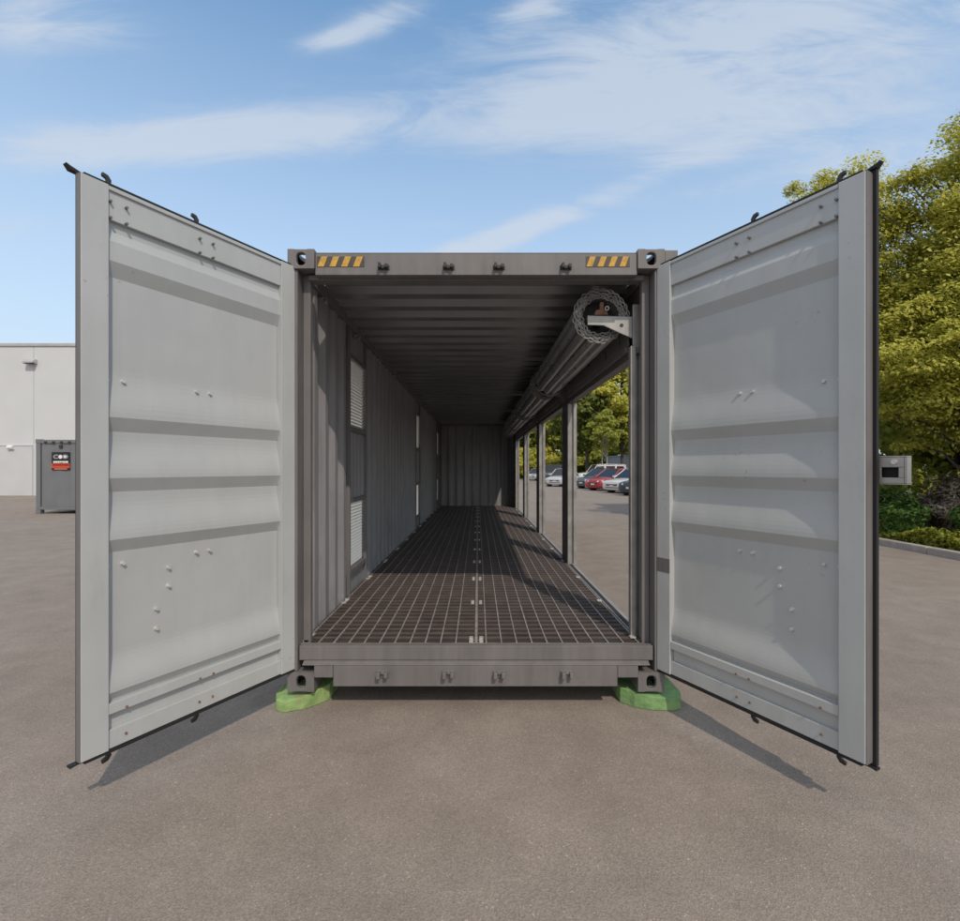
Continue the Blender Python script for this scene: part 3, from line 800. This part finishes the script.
mb = MB(); mb.box(-25.4, -24.83, BY - .16, BY - .003, 7.42, 7.66); mb.prism([(BY - .163, 7.66), (BY - .163, 7.46), (BY - .36, 7.42), (BY - .36, 7.50)], -25.4, -24.83, lambda p, q, a: (a, p, q))
lamp = mb.build('wall_lamp', M['seam'], b, root=BR, bevel=.01)
mb = MB(); mb.box(-25.35, -24.88, BY - .34, BY - .17, 7.385, 7.415); mb.build('lens', M['trim'], lamp, root=BR)
mb = MB(); mb.tube([(-26.4, BY - .10, 2.72), (-26.1, BY - .10, 2.72)], .12, 12); mb.build('wall_fitting', M['signwhite'], b, root=BR)

# ------------------------------------------------------------------ small grey storage container with a sign
sx0, sx1, sy, sh = -15.05, -13.2, 16.9, 2.54
st = empty('storage_container', ((sx0 + sx1) / 2, sy, 0)); SR = ((sx0 + sx1) / 2, sy, 0)
tag(st, 'small dark grey steel storage container with a black and red sign by the white wall', 'storage container')
mb = MB(); mb.box(sx0 + .05, sx1 - .05, sy + .06, sy + 2.2, .16, sh - .03); body = mb.build('body', M['fgrey'], st, root=SR, bevel=.01)
mb = MB()
sheet(mb, corr_profile(sx0 + .19, sx1 - .17, .5, .02), .003, .25, sh - .15, lambda a, d, bb: (a, sy + .025 + d, bb)); mb.build('door_panel', M['fgrey'], st, root=SR)
for x in (sx0, sx1 - .15):
    mb = MB(); mb.box(x, x + .15, sy, sy + .058, .14, sh - .14); mb.build('corner_post', M['fgrey'], st, root=SR, bevel=.008)
    for z in (.0, sh - .137):
        for y in (sy - .01, sy + 2.05):
            mb = MB(); mb.box(x - .01, x + .16, y, y + .17, z, z + .137)
            mb.build('corner_casting', M['fgrey'], st, root=SR, bevel=.01)
mb = MB(); mb.box(sx0 + .153, sx1 - .153, sy + .002, sy + .058, sh - .14, sh - .02); mb.build('header', M['fgrey'], st, root=SR, bevel=.006)
mb = MB(); mb.box(sx0 + .153, sx1 - .153, sy + .002, sy + .058, .14, .245); mb.build('sill', M['fgrey'], st, root=SR, bevel=.006)
for k in range(4):
    x = sx0 + .34 + k * .27
    mb = MB(); mb.box(x - .04, x + .04, sy - .03, sy, sh - .13, sh - .075); mb.build('cam_keeper', M['dark'], st, root=SR)
scx = sx0 + .845
mb = MB(); mb.box(scx - .05, scx + .05, sy - .02, sy + .02, sh - .30, sh - .20); mb.build('latch', M['dark'], st, root=SR)
mb = MB(); mb.box(scx - .31, scx + .31, sy + .004, sy + .012, 1.49, 2.10); sg = mb.build('sign', M['signblack'], st, root=SR)
def flat(x0, x1, z0, z1, mat, name):
    mb = MB(); mb.box(x0, x1, sy - .001, sy + .003, z0, z1); mb.build(name, M[mat], sg, root=SR)
flat(scx - .31, scx + .31, 1.56, 1.715, 'signred', 'red_band')
flat(scx - .27, scx + .29, 1.645, 1.672, 'signorange', 'pale_line')
flat(scx - .22, scx + .22, 1.51, 1.545, 'signorange', 'pale_line')
mb = MB()
for a, b_ in ((-.25, -.19), (-.18, -.11), (-.10, -.045), (-.035, .02), (.03, .075), (.085, .15), (.16, .255)):
    mb.box(scx + a, scx + b_, sy - .001, sy + .003, 1.735 + (.008 if a > -.1 and a < .05 else 0), 1.795)
mb.build('sign_lettering', M['signwhite'], sg, root=SR)
def disc(x, z, r, mat, name, y0=-.001, r2=None):
    mb = MB(); n = 24; pts = [(x + (r2 or r) * math.cos(2 * math.pi * i / n), z + r * math.sin(2 * math.pi * i / n)) for i in range(n)]
    mb.prism(pts, sy + y0, sy + .003, lambda p, q, a: (p, a, q)); mb.build(name, M[mat], sg, root=SR)
disc(scx - .15, 1.945, .075, 'signgrey', 'emblem_oval', -.001, .105); disc(scx + .15, 1.945, .075, 'signgrey', 'emblem_oval', -.001, .105)
disc(scx - .005, 1.94, .095, 'signblack', 'emblem_circle', -.003); disc(scx - .005, 1.94, .068, 'signwhite', 'emblem_circle', -.005)
disc(scx - .15, 1.945, .035, 'signblack', 'emblem_dot', -.003, .05); disc(scx + .15, 1.945, .035, 'signwhite', 'emblem_dot', -.003, .05)

# ------------------------------------------------------------------ vegetation
def leaf_object(name, pts, nrm, size, mat, parent, seed, aspect=1.7):
    """pts (N,3) local leaf centres, nrm (N,3) facing: one folded leaf blade of 4 vertices each"""
    rg = np.random.default_rng(seed); N = len(pts)
    nrm = nrm / (np.linalg.norm(nrm, axis=1, keepdims=True) + 1e-9)
    a = rg.normal(size=(N, 3)); u = np.cross(nrm, a); u /= (np.linalg.norm(u, axis=1, keepdims=True) + 1e-9)
    v = np.cross(nrm, u); s = size * rg.uniform(.6, 1.3, (N, 1))
    L = s * .5 * aspect; Wd = s * .5
    V = np.empty((N, 4, 3), np.float32)
    V[:, 0] = pts - u * L; V[:, 1] = pts + v * Wd + nrm * s * .12; V[:, 2] = pts + u * L; V[:, 3] = pts - v * Wd + nrm * s * .12
    me = bpy.data.meshes.new(name)
    me.vertices.add(4 * N); me.vertices.foreach_set('co', V.reshape(-1))
    me.loops.add(4 * N); me.loops.foreach_set('vertex_index', np.arange(4 * N, dtype=np.int32))
    me.polygons.add(N); me.polygons.foreach_set('loop_start', np.arange(0, 4 * N, 4, dtype=np.int32)); me.polygons.foreach_set('loop_total', np.full(N, 4, np.int32))
    me.update(calc_edges=True); me.materials.append(M[mat])
    o = bpy.data.objects.new(name, me); C.objects.link(o)
    if parent is not None: o.parent = parent
    return o

def tree(loc, H, rad, mat, seed, label, leaves=9000, leaf=.14, base=.25, nclump=60, clump=.75, flat=.6, trunk_r=.16, bark='bark', name='tree', stems=1, group='trees beyond the car park', lean=(0, 0)):
    rg = np.random.default_rng(seed)
    t = empty(name, loc); tag(t, label, 'tree', group)
    zc = H * (1 + base) / 2; hz = H * (1 - base) / 2
    # clump centres: through an uneven egg, thick towards its outside
    cs = []
    while len(cs) < nclump:
        d = rg.normal(size=3); d /= np.linalg.norm(d)
        r = rg.uniform(.25, 1.0) ** .5
        wob = 1 + .22 * math.sin(3 * math.atan2(d[1], d[0]) + seed) + .15 * math.sin(5 * d[2] + seed * 2)
        taper = 1.0 - .35 * max(0, d[2])
        cs.append((d[0] * rad * r * wob * taper + lean[0] * (d[2] + 1) / 2, d[1] * rad * r * wob * taper + lean[1] * (d[2] + 1) / 2, zc + d[2] * hz * r * (.9 + .1 * wob)))
    for k in range(3): cs.append((rg.normal() * .25 * rad + lean[0], rg.normal() * .25 * rad + lean[1], H - clump * (.4 + .5 * k)))
    cs = np.array(cs); nclump = len(cs)
    mb = MB()
    for sidx in range(stems):
        ox = (sidx - (stems - 1) / 2) * .5
        pts = []; nseg = 7
        for i in range(nseg + 1):
            f = i / nseg; pts.append((ox + .12 * math.sin(f * 4 + seed) * f * 2 + lean[0] * f * .6, .12 * math.cos(f * 3 + seed) * f * 2 + lean[1] * f * .6, f * H * .80))
        mb.tube(pts, [trunk_r * (1.25 if i == 0 else 1) * (1 - .86 * i / nseg) for i in range(nseg + 1)], 8)
    for c in cs[::2]:
        f = min(.80, max(.12, (c[2] / H) * .72 - .05)); zs = f * H
        st_ = Vector((lean[0] * f * .6, lean[1] * f * .6, zs)); e = Vector(c)
        mid = st_.lerp(e, .5) + Vector((0, 0, .12 * rad))
        r0 = trunk_r * (1 - f) * .42 + .012
        mb.tube([st_, mid, e], [r0, r0 * .6, .008], 5)
    mb.build('trunk', M[bark], t, smooth=True)
    per = leaves // nclump
    P_, N_ = [], []
    for c in cs:
        k = int(per * rg.uniform(.55, 1.5)); cr = clump * rg.uniform(.6, 1.35)
        d = rg.normal(size=(k, 3)); d /= np.linalg.norm(d, axis=1, keepdims=True)
        q = d * (rg.uniform(0, 1, (k, 1)) ** .45) * cr
        q[:, 2] *= flat
        q[:, 2] -= .16 * (q[:, 0] ** 2 + q[:, 1] ** 2) / cr
        P_.append(q + c); nn = d * .38 + rg.normal(size=(k, 3)) * .33 + np.array([.18, -.62, .65]); N_.append(nn)
    k = int(leaves * .10); d = rg.normal(size=(k, 3)); d /= np.linalg.norm(d, axis=1, keepdims=True)
    q = d * rg.uniform(.45, 1.0, (k, 1)) ** .6 * np.array([rad * .95, rad * .95, hz * .92]); q *= (1 - .30 * np.maximum(0, d[:, 2:3]) * np.array([1, 1, 0]))
    q += np.array([lean[0] * .5, lean[1] * .5, zc]); P_.append(q); N_.append(d * .4 + rg.normal(size=(k, 3)) * .4 + np.array([.12, -.50, .62]))
    leaf_object('crown', np.vstack(P_).astype(np.float32), np.vstack(N_), leaf, mat, t, seed + 5)
    return t

G1 = 'trees in the planting bed'
# near trees behind the right door, crowns over the kerb
tree((9.0, 12.8, .12), 9.0, 2.1, 'leaf_yellow', 11, 'yellow green broadleaf tree whose rounded top shows above the right door', 84000, .054, .25, 190, .46, .62, .15, group=G1)
tree((10.85, 10.6, .12), 9.75, 2.05, 'leaf_yellow', 12, 'tallest looking yellow green tree, at the right edge of the photo', 74000, .054, .25, 210, .44, .62, .16, group=G1)
tree((9.9, 9.9, .12), 5.8, 1.75, 'leaf_yellow', 13, 'low spreading yellow green tree with layered drooping branches beside the right door', 56000, .050, .26, 120, .58, .30, .09, group=G1)
tree((11.2, 9.6, .12), 5.4, 1.9, 'leaf_yellow', 14, 'low layered yellow green tree at the photo edge, beneath the tallest tree', 52000, .050, .26, 115, .58, .30, .09, group=G1)
tree((14.0, 14.5, .12), 8.2, 3.0, 'leaf_green', 15, 'mid green tree filling the gap behind the yellow green trees', 24000, .15, .05, 90, .85, .7, .16, group=G1)
tree((15.2, 16.5, .12), 8.4, 2.6, 'leaf_green', 16, 'mid green broadleaf tree behind the right door, second along the bed', 20000, .16, .25, 80, .8, .65, .17, group=G1)
tree((16.5, 19.8, .12), 8.6, 2.7, 'leaf_green', 17, 'mid green tree at the far end of the planting bed', 16000, .17, .25, 70, .85, .65, .17, group=G1)
tree((19.5, 9.5, .12), 7.8, 2.6, 'leaf_green', 18, 'mid green tree farthest from the kerb behind the yellow green trees', 16000, .16, .15, 70, .8, .65, .16, group=G1)

# shrubs and dry twigs under the near trees
def shrub(loc, h, r, mat, seed, label, n=2600, leaf=.05, name='shrub', upright=False, aspect=1.9):
    rg = np.random.default_rng(seed); t = empty(name, loc); tag(t, label, 'shrub', 'shrubs in the planting bed')
    mb = MB()
    for i in range(9):
        a = rg.uniform(0, 6.28); k = rg.uniform(.3, .85)
        mb.tube([(0, 0, 0), (r * k * .5 * math.cos(a), r * k * .5 * math.sin(a), h * .5), (r * k * math.cos(a), r * k * math.sin(a), h * .85)], [.014, .009, .004], 5)
    mb.build('stem', M['bark'], t)
    d = rg.normal(size=(n, 3)); d /= np.linalg.norm(d, axis=1, keepdims=True)
    wob = 1 + .25 * np.sin(3 * np.arctan2(d[:, 1], d[:, 0]) + seed)[:, None] + .18 * np.sin(7 * d[:, 2] + seed)[:, None]
    q = d * rg.uniform(.2, 1, (n, 1)) ** .4 * wob * np.array([r, r, h * .5]); q[:, 2] += h * .52; q[:, 2] = np.maximum(q[:, 2], .02)
    leaf_object('foliage', q.astype(np.float32), d + rg.normal(size=(n, 3)) * .5 + np.array([0, 0, .4]), leaf, mat, t, seed + 3, aspect)
    return t
shrub((8.75, 10.15, .12), .80, .34, 'leaf_shrub', 31, 'small glossy green shrub just right of the open right door', 3000, .055)
shrub((9.05, 8.85, .12), .95, .36, 'leaf_shrub', 32, 'rounded dark green shrub at the right edge of the photo', 3600, .055)
shrub((9.5, 9.8, .12), 1.15, .62, 'twig', 33, 'bare brown twiggy bush between the two green shrubs', 5200, .034, aspect=5)
shrub((10.3, 10.2, .12), 1.25, .70, 'twig', 34, 'bare brown twiggy bush under the layered tree', 5200, .034, aspect=5)
shrub((10.3, 9.0, .12), 1.2, .7, 'twig', 35, 'bare brown twiggy bush behind the shrub at the photo edge', 5200, .034, aspect=5)
shrub((9.1, 11.6, .12), 1.1, .6, 'leaf_shrub', 36, 'dark green shrub hidden mostly behind the right door', 3200, .06)
shrub((9.3, 7.8, .12), .9, .5, 'leaf_shrub', 37, 'green shrub nearest the camera along the kerb', 3000, .06)
# low ground cover along the kerb: nobody could count it
rg = np.random.default_rng(77); n = 42000
yy = rg.uniform(3, 22.5, n); xx = KX + .22 + np.abs(rg.normal(0, .62, n)); hh = .07 + .26 * (0.55 + .45 * np.sin(yy * 3.1 + 2 * np.sin(xx * 5))) * np.exp(-((xx - KX - .5) ** 2) / .5)
pts = np.stack([xx, yy, .12 + rg.uniform(0, 1, n) * hh], 1).astype(np.float32)
o = leaf_object('ground_cover', pts, rg.normal(size=(n, 3)) * .6 + np.array([0, 0, .7]), .05, 'leaf_cover', None, 78); tag(o, 'low yellow green ground cover along the kerb', 'ground cover', kind='stuff')

# trees beyond the parked cars, seen through the side openings
tree((16.2, 56.0, .1), 16.2, 4.2, 'leaf_yellow', 51, 'bright yellow green tree seen through the nearest side opening, behind the cars', 26000, .22, .22, 90, 1.0, .6, .2)
tree((12.4, 56.5, .0), 13.5, 4.2, 'leaf_dark', 52, 'dark green tree with visible trunk behind the white utility vehicle', 18000, .30, .25, 70, 1.2, .65, .26)
tree((22.5, 60, .1), 13.0, 4.2, 'leaf_green', 53, 'mid green tree right of the dark tree beyond the cars', 16000, .30, .2, 70, 1.2, .65, .25)
tree((10.2, 73, .1), 13.0, 4.6, 'leaf_green', 54, 'mid green tree above the silver car', 16000, .32, .22, 70, 1.3, .65, .26)
tree((6.4, 76, .1), 12.0, 4.2, 'leaf_dark', 55, 'dark green tree seen through the third side opening', 14000, .32, .2, 70, 1.3, .65, .26)
tree((9.2, 71.5, .1), 4.6, 3.2, 'leaf_yellow', 56, 'low yellow green tree behind the silver and dark cars', 15000, .22, .05, 70, .9, .5, .12)
tree((5.8, 72.5, .1), 4.4, 3.0, 'leaf_yellow', 57, 'low yellow green tree behind the farthest white car', 13000, .22, .05, 60, .9, .5, .12)
tree((15.8, 73, .1), 7.0, 3.8, 'leaf_green', 58, 'bushy green tree at the back, between the two tall green trees', 14000, .28, .05, 60, 1.2, .6, .18)
tree((23, 72, .1), 14, 5, 'leaf_green', 59, 'large green tree at the back right of the car park', 15000, .34, .1, 70, 1.4, .65, .28)
tree((2.0, 79, .1), 12, 4.5, 'leaf_dark', 60, 'dark green tree at the back left of the car park', 13000, .34, .1, 70, 1.4, .65, .26)
tree((13.1, 51.2, .0), 7.5, 1.7, 'leaf_green', 61, 'slender young tree with two pale stems behind the white utility vehicle', 4200, .16, .42, 40, .55, .6, .07, bark='birch', stems=2)
tree((20.5, 38, .1), 11, 4, 'leaf_green', 62, 'green tree on the grass strip right of the parked cars', 14000, .26, .15, 70, 1.1, .6, .22)

# ------------------------------------------------------------------ parked cars
def loft(mb, sections):
    n = len(sections[0]); vs = [v for s_ in sections for v in s_]; fs = []
    for i in range(len(sections) - 1):
        for k in range(n): fs.append((i * n + k, i * n + (k + 1) % n, (i + 1) * n + (k + 1) % n, (i + 1) * n + k))
    fs.append(tuple(range(n))[::-1]); fs.append(tuple((len(sections) - 1) * n + k for k in range(n)))
    mb.add(vs, fs)
def car(nose, head, col, label, kind='sedan', name='parked_car', cat='car'):
    hv = Vector((*head, 0)).normalized()
    Lh = {'sedan': 2.28, 'suv': 2.40, 'hatch': 2.1}[kind]
    c = Vector((*nose, 0)) - hv * Lh
    t = empty(name, (c.x, c.y, 0), math.atan2(hv.y, hv.x)); tag(t, label, cat, 'cars parked in a slanting row')
    pm = carpaint('car_paint_' + label.split()[0], col)
    hgt = {'sedan': 1.54, 'suv': 1.95, 'hatch': 1.55}[kind]; belt = {'sedan': .95, 'suv': 1.16, 'hatch': .97}[kind]; hw = .89 if kind != 'suv' else .95
    # body: stations from tail to nose (x, half width factor, bottom, shoulder, top)
    if kind == 'suv': stn = [(-1, .82, .48, 1.0, 1.12), (-.97, .93, .38, 1.06, 1.16), (-.6, 1, .34, 1.10, 1.17), (0, 1, .33, 1.10, 1.17), (.45, 1, .33, 1.08, 1.17), (.6, .99, .34, 1.05, 1.15), (.88, .96, .36, .98, 1.08), (.97, .88, .40, .86, .96), (1, .78, .48, .72, .80)]
    else: stn = [(-1, .74, .45, .78, .90), (-.96, .88, .32, .86, .97), (-.7, .97, .26, .90, .98), (-.3, 1, .24, .90, .94), (.2, 1, .24, .88, .94), (.42, .99, .24, .86, .95), (.70, .97, .25, .79, .86), (.90, .94, .21, .74, .82), (.97, .88, .18, .70, .76), (1, .82, .21, .62, .68)]
    sec = []
    for x, wf, zb, zs, zt in stn:
        w = hw * wf; half = [(0, zb), (w * .8, zb), (w * .97, zb + .10), (w, (zb + zs) / 2), (w * .98, zs - .04), (w * .90, zs + .03), (w * .6, zt), (0, zt + .015)]
        ring = [(x * Lh, y_, z_) for y_, z_ in half] + [(x * Lh, -y_, z_) for y_, z_ in half[-2:0:-1]]
        sec.append(ring)
    mb = MB(); loft(mb, sec); bo = mb.build('body', pm, t, smooth=True, bevel=0)
    sm = bo.modifiers.new('round', 'SUBSURF'); sm.levels = 1; sm.render_levels = 1
    # glass house and roof
    if kind == 'suv': gl = [(-.94, .93, belt - .02, belt), (-.88, .90, belt - .02, hgt - .06), (-.1, .90, belt - .02, hgt - .03), (.22, .90, belt - .02, hgt - .08), (.44, .92, belt - .05, belt + .0)]
    elif kind == 'sedan': gl = [(-.66, .86, belt - .06, belt - .01), (-.36, .78, belt - .06, hgt - .06), (-.08, .77, belt - .06, hgt - .02), (.10, .77, belt - .06, hgt - .06), (.48, .88, belt - .07, belt - .03)]
    else: gl = [(-.92, .86, belt - .06, belt), (-.72, .78, belt - .06, hgt - .08), (-.1, .77, belt - .06, hgt - .02), (.12, .77, belt - .06, hgt - .07), (.50, .88, belt - .07, belt - .03)]
    sec = []
    for x, wf, z0, z1 in gl:
        wb = hw * .93; wt = hw * wf; wt2 = wb + (wt - wb) * (1 if z1 > belt + .1 else 0)
        sec.append([(x * Lh, wb, z0), (x * Lh, wt2 * .97, z1 - .05), (x * Lh, wt2 * .82, z1), (x * Lh, -wt2 * .82, z1), (x * Lh, -wt2 * .97, z1 - .05), (x * Lh, -wb, z0)])
    mb = MB(); loft(mb, sec); mb.build('window', M['glass'], t)
    rs = [g_ for g_ in gl if g_[3] > belt + .1]; sec = []
    for i, (x, wf, z0, z1) in enumerate(rs):
        wt = hw * wf; dz = .16 if kind == 'suv' else .07
        wf_ = 1.045 if kind == 'suv' else .985
        sec.append([(x * Lh, wt * wf_, z1 - dz), (x * Lh, wt * .86, z1 + .018), (x * Lh, -wt * .86, z1 + .018), (x * Lh, -wt * wf_, z1 - dz)])
    mb = MB(); loft(mb, sec)
    def pillar(xa, za, xb, zb, wa, wb_, r=.035):
        for sy_ in (-1, 1): mb.tube([(xa * Lh, sy_ * wa, za), (xb * Lh, sy_ * wb_, zb)], r, 6)
    pillar(gl[-1][0] - .01, belt - .02, rs[-1][0], rs[-1][3] - .02, hw * .90, hw * rs[-1][1] * .95)
    pillar(gl[0][0] + .01, belt - .02, rs[0][0], rs[0][3] - .02, hw * .90, hw * rs[0][1] * .95, .12 if kind == 'suv' else .05)
    for px in ((-.12,) if kind != 'suv' else (-.52, -.08)): pillar(px, belt - .02, px, hgt - .06, hw * .945, hw * rs[1][1] * .975, .10 if kind == 'suv' else .03)
    mb.build('roof', pm, t)
    # lamps, grille, plate, mirrors
    nz = 1.0 * Lh
    for s_ in (-1, 1):
        mb = MB(); zz = .66 if kind != 'suv' else .86
        vs = [(nz - .015, s_ * hw * .42, zz - .055), (nz - .11, s_ * hw * .86, zz - .045), (nz - .17, s_ * hw * .86, zz + .075), (nz - .06, s_ * hw * .46, zz + .045)]
        mb.add(vs + [(x - .1, y_, z_) for x, y_, z_ in vs], [(0, 1, 2, 3), (7, 6, 5, 4), (0, 4, 5, 1), (1, 5, 6, 2), (2, 6, 7, 3), (3, 7, 4, 0)])
        for i, v in enumerate(mb.v): mb.v[i] = (v[0] + .035, v[1] * 1.02, v[2] + .01)
        mb.build('headlight', M['lampglass'], t)
        mb = MB(); mb.box(.34 * Lh, .42 * Lh, min(s_ * (hw - .10), s_ * (hw + .15)), max(s_ * (hw - .10), s_ * (hw + .15)), belt + .01, belt + .13); mb.build('mirror', pm, t, bevel=.02)
    mb = MB(); mb.box(nz - .10, nz + .012, -.42, .42, .46 if kind != 'suv' else .62, .56 if kind != 'suv' else .84); mb.build('grille', M['trim'], t, bevel=.02)
    mb = MB(); mb.box(nz - .12, nz - .004, -.50, .50, .32, .38); mb.build('lower_intake', M['trim'], t, bevel=.02)
    mb = MB(); mb.box(nz + .013, nz + .022, -.16, .16, .40, .50); mb.build('licence_plate', M['plate'], t)
    wr = .33 if kind != 'suv' else .38
    for fx in (-.60, .60):
        for s_ in (-1, 1):
            y0, y1 = s_ * (hw - .22), s_ * (hw + .004)
            mb = MB(); mb.tube([(fx * Lh, y0, wr + .02), (fx * Lh, s_ * (hw + .001), wr + .02)], wr + .055, 24); mb.build('wheel_arch', M['trim'], t)
            mb = MB(); mb.tube([(fx * Lh, y0, wr), (fx * Lh, s_ * (hw + .006), wr), (fx * Lh, s_ * (hw + .018), wr)], [wr, wr, wr * .93], 24); w_ = mb.build('wheel', M['tyre'], t)
            mb = MB(); n = 5
            mb.tube([(fx * Lh, s_ * (hw + .012), wr), (fx * Lh, s_ * (hw + .020), wr)], wr * .22, 16)
            for k in range(n):
                a = 2 * math.pi * k / n; mb.tube([(fx * Lh, s_ * (hw + .02), wr), (fx * Lh + wr * .62 * math.cos(a), s_ * (hw + .02), wr + wr * .62 * math.sin(a))], [.05, .03], 6)
            ring = [(fx * Lh + wr * .64 * math.cos(a), s_ * (hw + .02), wr + wr * .64 * math.sin(a)) for a in [2 * math.pi * i / 24 for i in range(24)]]
            mb.tube(ring, .022, 6, closed=True); mb.build('rim', M['rim'], w_)
    return t
H1 = (-.82, -.57)
car((8.36, 27.6), H1, (.03, .038, .06), 'navy blue sedan, nearest of the parked cars, half hidden by the front guide post')
car((8.22, 30.6), H1, (.62, .61, .59), 'white sedan parked between the navy and the red cars')
car((7.85, 34.0), H1, (.42, .022, .035), 'red sedan parked in the slanting row beside the white sedan')
car((7.72, 37.3), H1, (.10, .105, .11), 'charcoal sedan parked behind the red sedan')
car((9.35, 47.6), (-1, -.10), (.66, .66, .65), 'tall white utility vehicle with three dark side windows, standing side on', 'suv', cat='utility vehicle')
car((6.30, 41.0), (-.5, -.87), (.50, .51, .53), 'silver sedan seen through the second side opening')
car((6.70, 48.6), (-.5, -.87), (.07, .075, .085), 'dark grey off-roader parked beyond the silver sedan', 'suv', cat='off-roader')
car((6.55, 61.0), (-.5, -.87), (.62, .62, .62), 'small white hatchback, farthest of the parked cars', 'hatch')

# pale low building beyond the cars
fb = empty('warehouse', (26.5, 61.5, 0)); tag(fb, 'pale blue grey low building behind the parked white utility vehicle', 'building')
mb = MB(); mb.box(-8.6, 14, -2, 8, 0, 3.05); mb.build('wall', M['far_grey'], fb)
mb = MB(); mb.box(-8.7, 14.1, -2.1, 8.1, 3.053, 3.16); mb.build('roof', M['seam'], fb)
for k in range(6): MB().box(-8 + k * 3.6, -7.94 + k * 3.6, -2.03, -2.003, 0, 3.05).build('panel_joint', M['seam'], fb)
